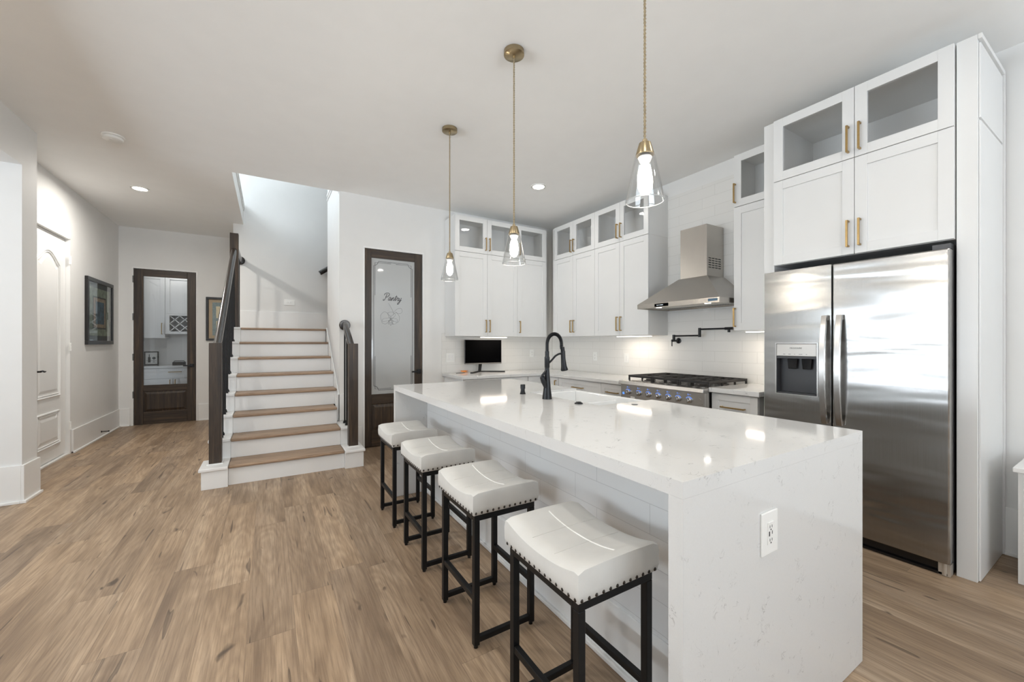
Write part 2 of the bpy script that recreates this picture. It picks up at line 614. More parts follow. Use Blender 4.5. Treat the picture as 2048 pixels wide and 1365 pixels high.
m = MB()
m.box(0.70, 0.965, YB, YB + 0.12, 0, CEIL)
m.box(1.715, XR + 0.12, YB, YB + 0.12, 0, CEIL)
m.box(0.965, 1.715, YB, YB + 0.12, 2.432, CEIL)
m.box(0.965, 1.715, YB + 0.115, YB + 0.125, 0, 2.432)
struct('wall_back', m, WALL)
struct('wall_right', MB().box(XR, XR + 0.12, -5.1, YB, 0, CEIL), WALL)
m = MB()
m.box(XL - 0.30, XL, 4.74, 4.98, 0, CEIL)
m.box(XL - 0.30, XL, -1.6, 4.74, 2.69, CEIL)
m.box(XL - 0.30, XL, -5.1, -1.6, 0, CEIL)
struct('wall_left', m, WALL)
m = MB()
m.box(XH - 0.12, XH, 4.98, 5.695, 0, CEIL)
m.box(XH - 0.12, XH, 6.53, YH, 0, CEIL)
m.box(XH - 0.12, XH, 5.695, 6.53, 2.462, CEIL)
m.box(XH - 0.13, XH - 0.115, 5.695, 6.53, 0, 2.462)
struct('wall_hall', m, WALL)
m = MB()
m.box(XH - 0.12, -1.795, YH, YH + 0.12, 0, CEIL)
m.box(-1.002, -0.355, YH, YH + 0.12, 0, CEIL)
m.box(-1.795, -1.002, YH, YH + 0.12, 2.437, CEIL)
struct('wall_hall_end', m, WALL)
struct('wall_stair_back', MB().box(-0.455, 2.6, 7.2, 7.3, 0, 5.7).box(-0.455, -0.355, 7.3, YH, 0, CEIL), WALL)
struct('wall_stair_side', MB().box(0.70, 0.82, YB + 0.12, 6.13, 0, 5.7).box(0.70, 0.82, YB + 0.0, YB + 0.12, CEIL + 0.2, 5.7), WALL)
# upper hall seen through the stair opening
m = MB().box(-2.1, -2.0, 4.8, 7.2, CEIL + 0.2, 3.95).box(-2.1, -2.0, 4.8, 7.2, 5.5, 5.7).box(-2.1, -2.0, 4.8, 5.1, 3.95, 5.5).box(-2.1, -2.0, 6.9, 7.2, 3.95, 5.5)
struct('wall_upper_left', m, WALL)
struct('wall_upper_front', MB().box(-2.1, 2.6, 4.8, 4.9, CEIL + 0.2, 5.7), WALL)
struct('wall_upper_right', MB().box(2.6, 2.7, YB + 0.13, 7.3, 0, CEIL).box(2.6, 2.7, 4.8, 7.3, CEIL + 0.2, 5.7), WALL)
struct('wall_upper_back', MB().box(-2.1, -0.455, 7.2, 7.3, CEIL + 0.2, 5.7), WALL)
struct('ceiling_upper', MB().box(-2.1, 2.7, 4.8, 7.3, 5.7, 5.8), CEILM)
struct('trim_1', MB().box(HX0 - 0.02, HX0 + 0.012, HY0, 7.2, CEIL + 0.205, CEIL + 0.30).box(HX0 - 0.02, HX0 + 0.02, HY0, 7.2, CEIL + 0.235, CEIL + 0.265), TRIM)
struct('trim_2', MB().box(0.83, 2.59, 7.185, 7.1995, 3.30, 3.34).box(0.690, 0.6995, 5.15, 6.13, CEIL + 0.21, CEIL + 0.235).box(0.690, 0.6995, 5.15, 6.13, CEIL + 0.27, CEIL + 0.30), TRIM)
# rear and dining walls with their windows
m = MB()
for x0, x1, z0, z1 in ((XL, -0.9, 0, CEIL), (3.3, XR, 0, CEIL), (-0.9, 3.3, 0, 0.55), (-0.9, 3.3, 2.75, CEIL)):
    m.box(x0, x1, -5.1, -5.0, z0, z1)
struct('wall_rear', m, WALL)
m = MB()
for y0, y1, z0, z1 in ((-1.6, -0.6, 0, CEIL), (4.0, 4.86, 0, CEIL), (-0.6, 4.0, 0, 0.55), (-0.6, 4.0, 2.75, CEIL)):
    m.box(-5.6, -5.5, y0, y1, z0, z1)
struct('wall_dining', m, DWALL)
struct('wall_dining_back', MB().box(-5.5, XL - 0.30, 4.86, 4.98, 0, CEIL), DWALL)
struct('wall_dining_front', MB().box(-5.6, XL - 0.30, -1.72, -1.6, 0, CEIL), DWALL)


def window(n, axis, fixed, a0, a1, z0, z1, nm):
    r = struct_empty('window_%d' % n, (0, 0, 0))
    f = MB()
    t = 0.06

    def bx(mb, a, b, c_, d, dep=0.05):
        if axis == 'x':
            mb.box(a, b, fixed - dep, fixed + dep, c_, d)
        else:
            mb.box(fixed - dep, fixed + dep, a, b, c_, d)
    bx(f, a0, a1, z0, z0 + t); bx(f, a0, a1, z1 - t, z1); bx(f, a0, a0 + t, z0, z1); bx(f, a1 - t, a1, z0, z1)
    for i in range(1, nm):
        x = a0 + (a1 - a0) * i / nm
        bx(f, x - 0.05, x + 0.05, z0, z1)
    zm = (z0 + z1) / 2
    bx(f, a0, a1, zm - 0.025, zm + 0.025, 0.04)
    o = obj('window_frame', f, TRIM, r); o['kind'] = 'structure'
    g = MB(); bx(g, a0, a1, z0, z1, 0.004)
    o = obj('window_glass', g, WINGLASS, r); o['kind'] = 'structure'


window(1, 'x', -5.04, -0.9, 3.3, 0.55, 2.75, 3)
window(2, 'y', -5.54, -0.6, 4.0, 0.55, 2.75, 3)
window(3, 'y', -2.05, 5.1, 6.9, 3.95, 5.5, 2)


# baseboards: tall board plus a small shoe
def base_x(name, x0, x1, y, sgn, h=0.27, z=0.0):
    """on a wall in the plane y, facing sgn"""
    m = MB()
    m.box(x0, x1, y, y + sgn * 0.018, z, z + h)
    m.box(x0, x1, y, y + sgn * 0.034, z, z + 0.020)
    struct(name, m, TRIM, 0.003)


def base_y(name, y0, y1, x, sgn, h=0.27, z=0.0):
    m = MB()
    m.box(x, x + sgn * 0.018, y0, y1, z, z + h)
    m.box(x, x + sgn * 0.034, y0, y1, z, z + 0.020)
    struct(name, m, TRIM, 0.003)


base_y('baseboard_hall', 6.56, YH - 0.035, XH, 1)
base_x('baseboard_hall_end_left', XH + 0.001, -1.815, YH, -1)
base_x('baseboard_hall_end_right', -0.985, -0.46, YH, -1)
m = MB()
m.box(XL, XL + 0.018, 4.722, 4.98, 0, 0.30).box(XL, XL + 0.034, 4.706, 4.995, 0, 0.020)
m.box(XL - 0.30, XL, 4.722, 4.74, 0, 0.30).box(XL - 0.30, XL, 4.706, 4.74, 0, 0.020)
m.box(XL - 0.30, XL + 0.018, 4.98, 4.992, 0, 0.30)
struct('baseboard_left', m, TRIM, 0.003)
base_x('baseboard_back', 0.825, 0.945, YB, -1)
base_x('baseboard_back_right', 1.74, 1.985, YB, -1)
base_y('baseboard_right', -5.0, 0.51, XR, -1, 0.28)
base_x('baseboard_landing', -0.44, 1.9, 7.2, -1, 0.285, 1.47)

# tiled backsplash on the kitchen walls
struct('wall_tile_back', MB().box(1.958, 3.79, YB - 0.008, YB - 0.0005, 0.86, 1.40), TILE_B)
struct('wall_tile_right', MB().box(XR - 0.008, XR - 0.0005, 1.59, YB - 0.009, 0.86, 2.885), TILE_R)


# ------------------------------------------------------------------ doors
def lever(parent, x, y, z, sgn, ax='y'):
    """black lever handle; ax: the outward axis (-y or +x); sgn: direction the lever points"""
    m = MB()
    if ax == 'y':
        m.box(x - 0.028, x + 0.028, y - 0.010, y, z - 0.028, z + 0.028)
        m.cyl((x, y - 0.05, z), 0.010, 0.045, 14, 'y')
        m.box(min(x + sgn * 0.105, x - sgn * 0.012), max(x + sgn * 0.105, x - sgn * 0.012), y - 0.058, y - 0.042, z - 0.010, z + 0.010)
    else:
        m.cyl((x, y, z), 0.026, 0.010, 18, 'x')
        m.cyl((x, y, z), 0.009, 0.05, 12, 'x')
        m.tube([(x + 0.05, y, z), (x + 0.052, y + sgn * 0.04, z + 0.004), (x + 0.052, y + sgn * 0.08, z - 0.006), (x + 0.052, y + sgn * 0.105, z - 0.003)], [0.010, 0.009, 0.008, 0.006], 10)
    return obj('door_handle', m, BLACKM, parent, 0.003)


def glass_door(n, x0, x1, yf, ztop, gx0, gx1, gz0, gz1, pz0, pz1, gmat):
    """dark wooden door in a plane y = yf facing -y, with a tall glass light over one panel"""
    r = struct_empty('door_%d' % n, (x0, yf, 0))
    y1 = yf + 0.042
    m = MB()
    m.box(x0, gx0, yf, y1, 0.006, ztop).box(gx1, x1, yf, y1, 0.006, ztop)
    o = obj('door_stiles', m, DWOOD, r, 0.003); o['kind'] = 'structure'
    m = MB()
    m.box(gx0, gx1, yf, y1, gz1, ztop).box(gx0, gx1, yf, y1, pz1, gz0).box(gx0, gx1, yf, y1, 0.006, pz0)
    o = obj('door_rails', m, DWOODX, r, 0.003); o['kind'] = 'structure'
    m = MB()
    m.box(gx0, gx1, yf + 0.016, y1 - 0.01, pz0, pz1)
    e = 0.045
    m.loft([[(gx0 + 0.012, yf + 0.016, pz0 + 0.012), (gx1 - 0.012, yf + 0.016, pz0 + 0.012), (gx1 - 0.012, yf + 0.016, pz1 - 0.012), (gx0 + 0.012, yf + 0.016, pz1 - 0.012)],
            [(gx0 + e, yf + 0.004, pz0 + e), (gx1 - e, yf + 0.004, pz0 + e), (gx1 - e, yf + 0.004, pz1 - e), (gx0 + e, yf + 0.004, pz1 - e)]])
    o = obj('door_panel', m, DWOOD, r); o['kind'] = 'structure'
    m = MB()
    m.box(gx0, gx1, yf + 0.016, yf + 0.022, gz0, gz1)
    o = obj('door_glass', m, gmat, r); o['kind'] = 'structure'
    # thin jamb
    m = MB()
    m.box(x0 - 0.022, x0 - 0.004, yf - 0.02, yf + 0.1, 0, ztop + 0.004).box(x1 + 0.004, x1 + 0.022, yf - 0.02, yf + 0.1, 0, ztop + 0.004)
    m.box(x0 - 0.022, x1 + 0.022, yf - 0.02, yf + 0.1, ztop + 0.004, ztop + 0.022)
    o = obj('door_frame', m, TRIM, r, 0.002); o['kind'] = 'structure'
    return r


YPD = YB + 0.012
d1 = glass_door(1, 0.985, 1.695, YPD, 2.412, 1.064, 1.600, 0.642, 2.312, 0.20, 0.525, FROST)
lever(d1, 1.652, YPD, 0.905, -1)
YHD = YH + 0.012
d2 = glass_door(2, -1.775, -1.022, YHD, 2.417, -1.668, -1.135, 0.612, 2.312, 0.19, 0.515, DOORGLASS)
lever(d2, -1.075, YHD, 0.905, -1)
for i, z in enumerate((2.20, 1.62, 1.0, 0.42)):
    obj('door_hinge', MB().cyl((-1.785, YHD - 0.012, z), 0.009, 0.105, 10).box(-1.800, -1.775, YHD - 0.008, YHD - 0.002, z, z + 0.105), IRON, d2)

# etched border, word and flower on the pantry glass
YG = YPD + 0.0155


def strokes(lines, r, y, n=6):
    m = MB()
    for ln in lines:
        m.tube([(x, y, z) for x, z in ln], r, n, up=(0, 1, 0))
    return m


def curve2(pts, k=8):
    """Catmull-Rom through (x,z) points"""
    out = []
    P = [pts[0]] + list(pts) + [pts[-1]]
    for i in range(1, len(P) - 2):
        p0, p1, p2, p3 = P[i - 1], P[i], P[i + 1], P[i + 2]
        for s in range(k):
            t = s / k
            out.append(tuple(0.5 * (2 * p1[j] + (p2[j] - p0[j]) * t + (2 * p0[j] - 5 * p1[j] + 4 * p2[j] - p3[j]) * t * t + (3 * p1[j] - p0[j] - 3 * p2[j] + p3[j]) * t ** 3) for j in (0, 1)))
    out.append(tuple(pts[-1]))
    return out


bx0, bx1, bz0, bz1 = 1.092, 1.572, 0.690, 2.275
lines = []
for d, q in ((0.0, 0.055),):
    path = []
    for cx_, cz_, a0 in ((bx0, bz0, 90), (bx1, bz0, 180), (bx1, bz1, 270), (bx0, bz1, 0)):
        arc = [(cx_ + q * math.cos(math.radians(a0 - 90 * s / 6)), cz_ + q * math.sin(math.radians(a0 - 90 * s / 6))) for s in range(7)]
        path += arc
    path.append(path[0])
    lines.append(path)
i_ = 0.016
for (cx_, cz_, sx, sz) in ((bx0, bz0, 1, 1), (bx1, bz0, -1, 1), (bx1, bz1, -1, -1), (bx0, bz1, 1, -1)):
    lines.append([(cx_ + sx * i_, cz_ + sz * 0.42), (cx_ + sx * i_, cz_ + sz * i_), (cx_ + sx * 0.42 * 0.5, cz_ + sz * i_)])
o = obj('etched_border', strokes(lines, 0.0026, YG, 5), INK, d1); o['kind'] = 'structure'
# the word, drawn as script strokes on a unit grid (x, height), sheared forward
word = {
    'stem': [(0.42, 1.35), (0.40, 0.9), (0.33, 0.35), (0.22, 0.02), (0.05, -0.05), (-0.02, 0.12), (0.10, 0.22)],
    'bowl': [(0.02, 1.05), (-0.02, 1.3), (0.22, 1.52), (0.65, 1.55), (0.92, 1.35), (0.88, 1.0), (0.62, 0.72), (0.36, 0.70), (0.32, 0.80)],
    'a': [(1.38, 0.62), (1.22, 0.70), (1.04, 0.50), (1.00, 0.18), (1.12, 0.02), (1.28, 0.18), (1.40, 0.65), (1.36, 0.15), (1.44, 0.02), (1.60, 0.22)],
    'n': [(1.60, 0.22), (1.72, 0.62), (1.70, 0.02), (1.70, 0.02), (1.78, 0.40), (1.96, 0.68), (2.06, 0.58), (2.04, 0.12), (2.12, 0.02), (2.28, 0.25)],
    't': [(2.28, 0.25), (2.44, 0.80), (2.47, 1.15), (2.44, 0.60), (2.40, 0.14), (2.50, 0.02), (2.66, 0.25)],
    'tbar': [(2.24, 0.84), (2.70, 0.88)],
    'r': [(2.66, 0.25), (2.82, 0.70), (2.84, 0.56), (3.02, 0.60), (2.97, 0.12), (3.05, 0.02), (3.18, 0.20)],
    'y': [(3.24, 0.66), (3.24, 0.16), (3.36, 0.04), (3.52, 0.30), (3.60, 0.68), (3.52, 0.10), (3.38, -0.55), (3.18, -0.72), (3.10, -0.52), (3.40, -0.12), (3.74, 0.20)],
}
sc_ = 0.060
wl = []
for k_, pts in word.items():
    wl.append([(1.205 + (x + 0.28 * z) * sc_, 1.800 + z * sc_) for x, z in curve2(pts, 7)])
o = obj('etched_word', strokes(wl, 0.0033, YG, 6), INK, d1); o['kind'] = 'structure'
fl = []
cxf, czf = 1.300, 1.575
for a0, ln, wd in ((80, 0.085, 0.055), (205, 0.12, 0.04), (165, 0.13, 0.07), (12, 0.11, 0.07), (-35, 0.09, 0.045), (-90, 0.05, 0.03)):
    a = math.radians(a0)
    ux, uz = math.cos(a), math.sin(a) * 1.0
    pts = []
    for t in range(0, 13):
        s = t / 12 * 2 * PI
        l_ = ln * (1 - math.cos(s)) / 2
        w_ = wd * math.sin(s) * (0.8 + 0.2 * math.cos(3 * s))
        pts.append((cxf + ux * l_ - uz * w_, czf + uz * l_ + ux * w_))
    fl.append(curve2(pts, 3))
for k_ in range(6):
    a = k_ * PI / 3
    fl.append(curve2([(cxf + 0.02 * math.cos(a), czf - 0.045 + 0.02 * math.sin(a)), (cxf + 0.035 * math.cos(a + .5), czf - 0.05 + 0.04 * math.sin(a + .5)), (cxf + 0.02 * math.cos(a + 1), czf - 0.045 + 0.02 * math.sin(a + 1))], 4))
fl.append(curve2([(1.272, 1.765), (1.30, 1.72), (1.325, 1.67), (1.335, 1.62)], 6))
fl.append(curve2([(1.335, 1.655), (1.38, 1.70), (1.43, 1.705), (1.44, 1.66), (1.40, 1.64), (1.36, 1.66)], 5))
o = obj('etched_flower', strokes(fl, 0.0013, YG, 4), INKL, d1); o['kind'] = 'structure'

# white moulded door in the hall
YD0, YD1 = 5.712, 6.515
d3 = struct_empty('door_3', (XH, YD0, 0))
xf = XH - 0.035
o = obj('door_slab', MB().box(xf - 0.04, xf, YD0, YD1, 0.022, 2.448), TRIM, d3, 0.002); o['kind'] = 'structure'
m = MB()
m.box(XH - 0.09, XH + 0.002, YD0 - 0.017, YD0 - 0.004, 0, 2.462).box(XH - 0.09, XH + 0.002, YD1 + 0.004, YD1 + 0.015, 0, 2.462).box(XH - 0.09, XH + 0.002, YD0 - 0.017, YD1 + 0.015, 2.452, 2.462)
m.box(XH - 0.10, XH - 0.005, YD0, YD1, 0.0, 0.014)
o = obj('door_frame', m, TRIM, d3); o['kind'] = 'structure'
pa, pb = YD0 + 0.125, YD1 - 0.155


def arch(y0, y1, z0, zs, rise, ins):
    y0 += ins; y1 -= ins; z0 += ins
    pts = [(y0, z0), (y1, z0), (y1, zs - ins * 0.6)]
    n = 14
    for i in range(1, n):
        t = i / n
        y = y1 + (y0 - y1) * t
        pts.append((y, zs - ins + rise * math.sin(PI * t) ** 1.2))
    pts.append((y0, zs - ins * 0.6))
    return pts


mo, ra = MB(), MB()
for z0, zs, rise in ((0.70, 2.12, 0.13), (0.18, 0.53, 0.0)):
    for ins, r_ in ((0.0, 0.012), (0.022, 0.007)):
        A = arch(pa, pb, z0, zs, rise, ins)
        mo.tube([(xf + 0.002, y, z) for y, z in A + A[:2]], r_, 8, up=(1, 0, 0))
    ra.loft([[(xf - 0.001, y, z) for y, z in arch(pa, pb, z0, zs, rise, 0.04)], [(xf + 0.007, y, z) for y, z in arch(pa, pb, z0, zs, rise, 0.075)]])
o = obj('panel_moulding', mo, TRIM, d3, smooth=50); o['kind'] = 'structure'
o = obj('raised_panel', ra, TRIM, d3); o['kind'] = 'structure'
lever(d3, xf, YD0 + 0.075, 0.985, 1, 'x')
for z in (2.17, 1.18, 0.28):
    h = MB()
    for q in range(3):
        h.cyl((XH + 0.006, YD1 + 0.006, z + q * 0.032), 0.008, 0.029, 10)
    h.box(XH - 0.004, XH + 0.001, YD1 - 0.012, YD1 + 0.03, z, z + 0.095)
    obj('door_hinge', h, WPLASTIC, d3)


# ------------------------------------------------------------------ stairs
st = thing('staircase', 'white staircase with light oak treads beside the pantry door', 'stairs', (0.17, 4.33, 0))
zk = [0.18 + 0.184 * k for k in range(8)]
yk = [4.33 + 0.26 * k for k in range(8)]
for k in range(8):
    xr = 0.653 if k < 3 else 0.682
    zt, yn = zk[k], yk[k]
    z0 = 0.0 if k == 0 else zk[k - 1]
    y1 = yn + 0.29 if k < 7 else 7.199
    if k < 7:
        obj('tread', MB().box(-0.309, xr, yn, y1, zt - 0.028, zt), TREAD, st, 0.010, segs=3)
    else:
        obj('landing', MB().box(-0.309, xr, yn, y1, zt - 0.028, zt).box(-0.45, -0.309, yn + 0.22, y1, zt - 0.028, zt).box(xr, 2.0, 6.135, y1, zt - 0.028, zt), TREAD, st, 0.010, segs=3)
    obj('riser', MB().box(-0.309, xr, yn + 0.028, yn + 0.045, z0, zt - 0.0285), TRIM, st)
    # closed white stringer block and its cap on the open side
    xa = -0.50 if k == 0 else -0.465
    ya = 4.312 if k == 0 else yn + 0.03
    obj('stringer_block', MB().box(xa, -0.3105, ya, y1 if k < 7 else 6.40, 0, zt - 0.0235), TRIM, st, 0.002)
    if k == 0:
        obj('tread_cap', MB().box(-0.518, -0.3105, 4.294, y1, zt - 0.023, zt + 0.004), TRIM, st, 0.006)
    else:
        obj('tread_cap', MB().box(-0.483, -0.3105, yn + 0.005, y1 if k < 7 else 6.40, zt - 0.023, zt + 0.004), TRIM, st, 0.006)
obj('stringer_block', MB().box(0.6545, 0.832, 4.306, 5.0, 0, zk[0] - 0.0235), TRIM, st, 0.002)
obj('tread_cap', MB().box(0.6545, 0.846, 4.288, 4.98, zk[0] - 0.023, zk[0] + 0.004), TRIM, st, 0.006)
obj('stringer_block', MB().box(0.6545, 0.79, 4.60, 5.0, zk[0] + 0.005, zk[1] - 0.0235), TRIM, st, 0.002)
obj('tread_cap', MB().box(0.6545, 0.80, 4.578, 4.98, zk[1] - 0.023, zk[1] + 0.004), TRIM, st, 0.006)
obj('landing_fascia', MB().box(-0.465, -0.42, 6.41, 7.198, 0, zk[7] - 0.03), TRIM, st)
# sloped skirt board along the wall, with a return on the wall end
sk = [(4.985, 0.37), (4.985, 0.675)]
sl = 0.184 / 0.26
sk += [(6.13, 0.675 + (6.13 - 4.985) * sl), (6.13, 0.37 + (6.13 - 4.985) * sl - 0.12)]
obj('skirt_board', MB().prism(sk, 0.014, 'x', 0.684), TRIM, st, 0.003)
obj('skirt_return', MB().box(0.655, 0.80, 4.985, 5.018, zk[1] + 0.005, 0.675), TRIM, st, 0.003)
# second flight, turning behind the wall
for q in range(3):
    xs = 0.95 + 0.26 * q
    obj('tread', MB().box(xs, xs + 0.29, 6.135, 7.199, zk[7] + 0.184 * (q + 1) - 0.028, zk[7] + 0.184 * (q + 1)), TREAD, st, 0.008)
    obj('riser', MB().box(xs + 0.02, xs + 0.035, 6.135, 7.199, zk[7] + 0.184 * q, zk[7] + 0.184 * (q + 1) - 0.0285), TRIM, st)

prof = []
for k in range(16):
    a = 2 * PI * k / 16
    cx_, cz_ = math.cos(a), math.sin(a)
    prof.append((0.031 * math.copysign(abs(cx_) ** 0.7, cx_), 0.036 * math.copysign(abs(cz_) ** 0.7, cz_)))


def newel(parent, x, y, z0, z1, w_=0.092):
    h = w_ / 2
    return obj('newel_post', MB().box(x - h, x + h, y - h, y + h, z0, z1), DWOOD, parent, 0.004)


def baluster(parent, x, y, z0, z1):
    m = MB().box(x - 0.0075, x + 0.0075, y - 0.0075, y + 0.0075, z0, z1)
    m.box(x - 0.017, x + 0.017, y - 0.017, y + 0.017, z0, z0 + 0.018)
    m.box(x - 0.012, x + 0.012, y - 0.012, y + 0.012, z0 + 0.018, z0 + 0.03)
    obj('baluster', m, IRON, parent)


ra1 = thing('stair_railing', 'long dark wood stair railing with black balusters on the open hall side', 'railing', (-0.41, 4.45, 0.19))
newel(ra1, -0.412, 4.466, zk[0] + 0.005, 1.272)
obj('post_collar', MB().box(-0.47, -0.354, 4.408, 4.524, zk[0] + 0.0045, zk[0] + 0.014), TRIM, ra1)
newel(ra1, -0.386, 6.30, zk[7] + 0.005, 2.69)
P0, P1 = (-0.405, 4.50, 1.232), (-0.386, 6.26, 2.462)
obj('handrail', MB().tube([P0, P1], 1, prof=prof, up=(0, 0, 1)), RAILM, ra1, smooth=50)
obj('handrail', MB().tube([(-0.372, 6.34, 2.50), (-0.368, 7.16, 2.50)], 1, prof=prof, up=(0, 0, 1)), RAILM, ra1, smooth=50)
obj('rosette', MB().lathe([(0.05, 0), (0.062, 0.012), (0.062, 0.024), (0.055, 0.034)], (-0.368, 7.164, 2.50), 24, 'y'), RAILM, ra1, smooth=40)
for k in range(8):
    for dy in (0.09, 0.215):
        y = yk[k] + dy
        if y < 4.53 or y > 6.24:
            continue
        t = (y - P0[1]) / (P1[1] - P0[1])
        baluster(ra1, -0.39 + 0.004 * t, y, zk[k] + 0.0045, P0[2] + (P1[2] - P0[2]) * t - 0.03)
for y in (6.5, 6.66, 6.82, 6.98):
    baluster(ra1, -0.37, y, zk[7] + 0.0045, 2.47)

ra2 = thing('stair_railing', 'short dark wood stair railing ending in a round rosette on the wall by the pantry', 'railing', (0.755, 4.47, 0.19))
newel(ra2, 0.756, 4.478, zk[0] + 0.005, 1.264)
obj('post_collar', MB().box(0.70, 0.812, 4.42, 4.536, zk[0] + 0.0045, zk[0] + 0.014), TRIM, ra2)
obj('handrail', MB().tube([(0.752, 4.50, 1.215), (0.748, 4.80, 1.402), (0.752, 4.90, 1.455), (0.757, 4.96, 1.478), (0.757, 4.99, 1.482)], 1, prof=prof, up=(0, 0, 1)), RAILM, ra2, smooth=50)
obj('rosette', MB().lathe([(0.052, 0), (0.062, 0.012), (0.062, 0.022), (0.055, 0.028)], (0.757, 4.990, 1.478), 24, 'y'), RAILM, ra2, smooth=40)
baluster(ra2, 0.728, 4.68, zk[1] + 0.0045, 1.30)
baluster(ra2, 0.728, 4.82, zk[1] + 0.0045, 1.39)
hr = tag(obj('handrail', MB().tube([(0.70, 7.13, 2.40), (2.0, 7.13, 3.30)], 1, prof=prof, up=(0, 0, 1)), RAILM, smooth=50), 'dark handrail tip rising along the wall behind the stair landing', 'handrail')


# ------------------------------------------------------------------ cabinets
class Fr:
    """a flat facing frame: O + u*U + z + w*W; 'b' faces -y, 'r' faces -x, 'i' faces +x"""
    def __init__(s, kind, f):
        s.k, s.f = kind, f

    def box(s, mb, u0, u1, w0, w1, z0, z1):
        if s.k == 'b':
            mb.box(u0, u1, s.f - w0, s.f - w1, z0, z1)
        elif s.k == 'r':
            mb.box(s.f - w0, s.f - w1, u0, u1, z0, z1)
        else:
            mb.box(s.f + w0, s.f + w1, u0, u1, z0, z1)

    def pt(s, u, w_, z):
        return {'b': (u, s.f - w_, z), 'r': (s.f - w_, u, z), 'i': (s.f + w_, u, z)}[s.k]


def pull(fr, parent, u, z0, z1, horiz=False, u1=None):
    m = MB()
    t = 0.0055
    if not horiz:
        fr.box(m, u - t, u + t, 0.024, 0.035, z0, z1)
        fr.box(m, u - t, u + t, 0.0, 0.03, z0, z0 + 0.011)
        fr.box(m, u - t, u + t, 0.0, 0.03, z1 - 0.011, z1)
    else:
        fr.box(m, u, u1, 0.024, 0.035, z0 - t, z0 + t)
        fr.box(m, u, u + 0.011, 0.0, 0.03, z0 - t, z0 + t)
        fr.box(m, u1 - 0.011, u1, 0.0, 0.03, z0 - t, z0 + t)
    return obj('door_handle' if not horiz else 'drawer_handle', m, GOLD, parent, 0.001)


def shaker(fr, parent, u0, u1, z0, z1, name='door', glass=False, rail=0.062, handle=None):
    """a framed door 20 mm thick whose front is the frame plane (w=0)"""
    g = 0.0015
    u0 += g; u1 -= g; z0 += g; z1 -= g
    m = MB()
    fr.box(m, u0, u0 + rail, -0.020, 0, z0, z1)
    fr.box(m, u1 - rail, u1, -0.020, 0, z0, z1)
    fr.box(m, u0 + rail, u1 - rail, -0.020, 0, z0, z0 + rail)
    fr.box(m, u0 + rail, u1 - rail, -0.020, 0, z1 - rail, z1)
    if not glass:
        fr.box(m, u0 + rail, u1 - rail, -0.020, -0.008, z0 + rail, z1 - rail)
    d = obj(name, m, CAB, parent, 0.0012)
    if glass:
        p = MB()
        fr.box(p, u0 + rail, u1 - rail, -0.014, -0.010, z0 + rail, z1 - rail)
        obj('glass_pane', p, CABGLASS, d)
    if handle:
        kind, a, b, c_ = handle
        pull(fr, d, a, b, c_) if kind == 'v' else pull(fr, d, a, c_, None, True, b)
    return d


def cabinet(fr, name, label, u0, u1, z0, z1, depth, doors, glass=False, group=None, extra=None):
    """doors: list of (u0,u1,handle)"""
    um = (u0 + u1) / 2
    base = fr.pt(um, -depth / 2, z0)
    t = thing(name, label, 'cabinet', base, group)
    e = 0.001
    m = MB()
    a, b = u0 + e, u1 - e
    k = 0.018
    if glass:
        fr.box(m, a, a + k, -depth, -0.021, z0, z1)
        fr.box(m, b - k, b, -depth, -0.021, z0, z1)
        fr.box(m, a + k, b - k, -depth, -0.021, z0, z0 + k)
        fr.box(m, a + k, b - k, -depth, -0.021, z1 - k, z1)
        fr.box(m, a + k, b - k, -depth, -depth + 0.01, z0 + k, z1 - k)
    else:
        fr.box(m, a, b, -depth, -0.021, z0, z1)
    obj('cabinet_body', m, CAB, t, 0.001 if not glass else 0)
    for d in doors:
        shaker(fr, t, d[0], d[1], z0 + 0.0005, z1 - 0.0005, glass=glass, handle=d[2])
    return t


ZB, ZM, ZT = 1.358, 2.442, 2.905
H1 = (1.41, 1.575)
H2 = (2.487, 2.655)
FB = Fr('b', 4.68)
FRt = Fr('r', 3.47)
DEP = 0.336
GU, GG = 'upper cabinets', 'glass-fronted top cabinets'
cabinet(FB, 'wall_cabinet', 'white double-door upper cabinet directly above the computer monitor', 2.005, 2.938, ZB, ZM, DEP,
        [(2.005, 2.468, ('v', 2.468 - 0.028, *H1)), (2.468, 2.938, ('v', 2.468 + 0.028, *H1))], group=GU)
cabinet(FB, 'glass_cabinet', 'glass-fronted double top cabinet above the monitor and behind the middle pendant', 2.005, 2.938, ZM + 0.001, ZT, DEP,
        [(2.005, 2.468, ('v', 2.468 - 0.028, *H2)), (2.468, 2.938, ('v', 2.468 + 0.028, *H2))], True, group=GG)
cabinet(FB, 'wall_cabinet', 'white single-door upper cabinet on the back wall next to the inner corner', 2.938, 3.455, ZB, ZM, DEP,
        [(2.938, 3.425, ('v', 2.938 + 0.032, *H1))], group=GU)
cabinet(FB, 'glass_cabinet', 'glass-fronted single top cabinet on the back wall next to the inner corner', 2.938, 3.455, ZM + 0.001, ZT, DEP,
        [(2.938, 3.425, ('v', 2.938 + 0.032, *H2))], True, group=GG)
RD = 0.322
Y0, Y1, Y2, Y3, Y4 = 4.60, 4.135, 3.718, 3.303, 2.892
cabinet(FRt, 'wall_cabinet', 'white double-door upper cabinet on the range wall next to the inner corner', Y2, Y0 - 0.0, ZB, ZM, RD,
        [(Y1, Y0 - 0.055, ('v', Y1 + 0.028, *H1)), (Y2, Y1, ('v', Y1 - 0.028, *H1))], group=GU)
cabinet(FRt, 'glass_cabinet', 'glass-fronted double top cabinet on the range wall next to the inner corner', Y2, Y0 - 0.0, ZM + 0.001, ZT, RD,
        [(Y1, Y0 - 0.055, ('v', Y1 + 0.028, *H2)), (Y2, Y1, ('v', Y1 - 0.028, *H2))], True, group=GG)
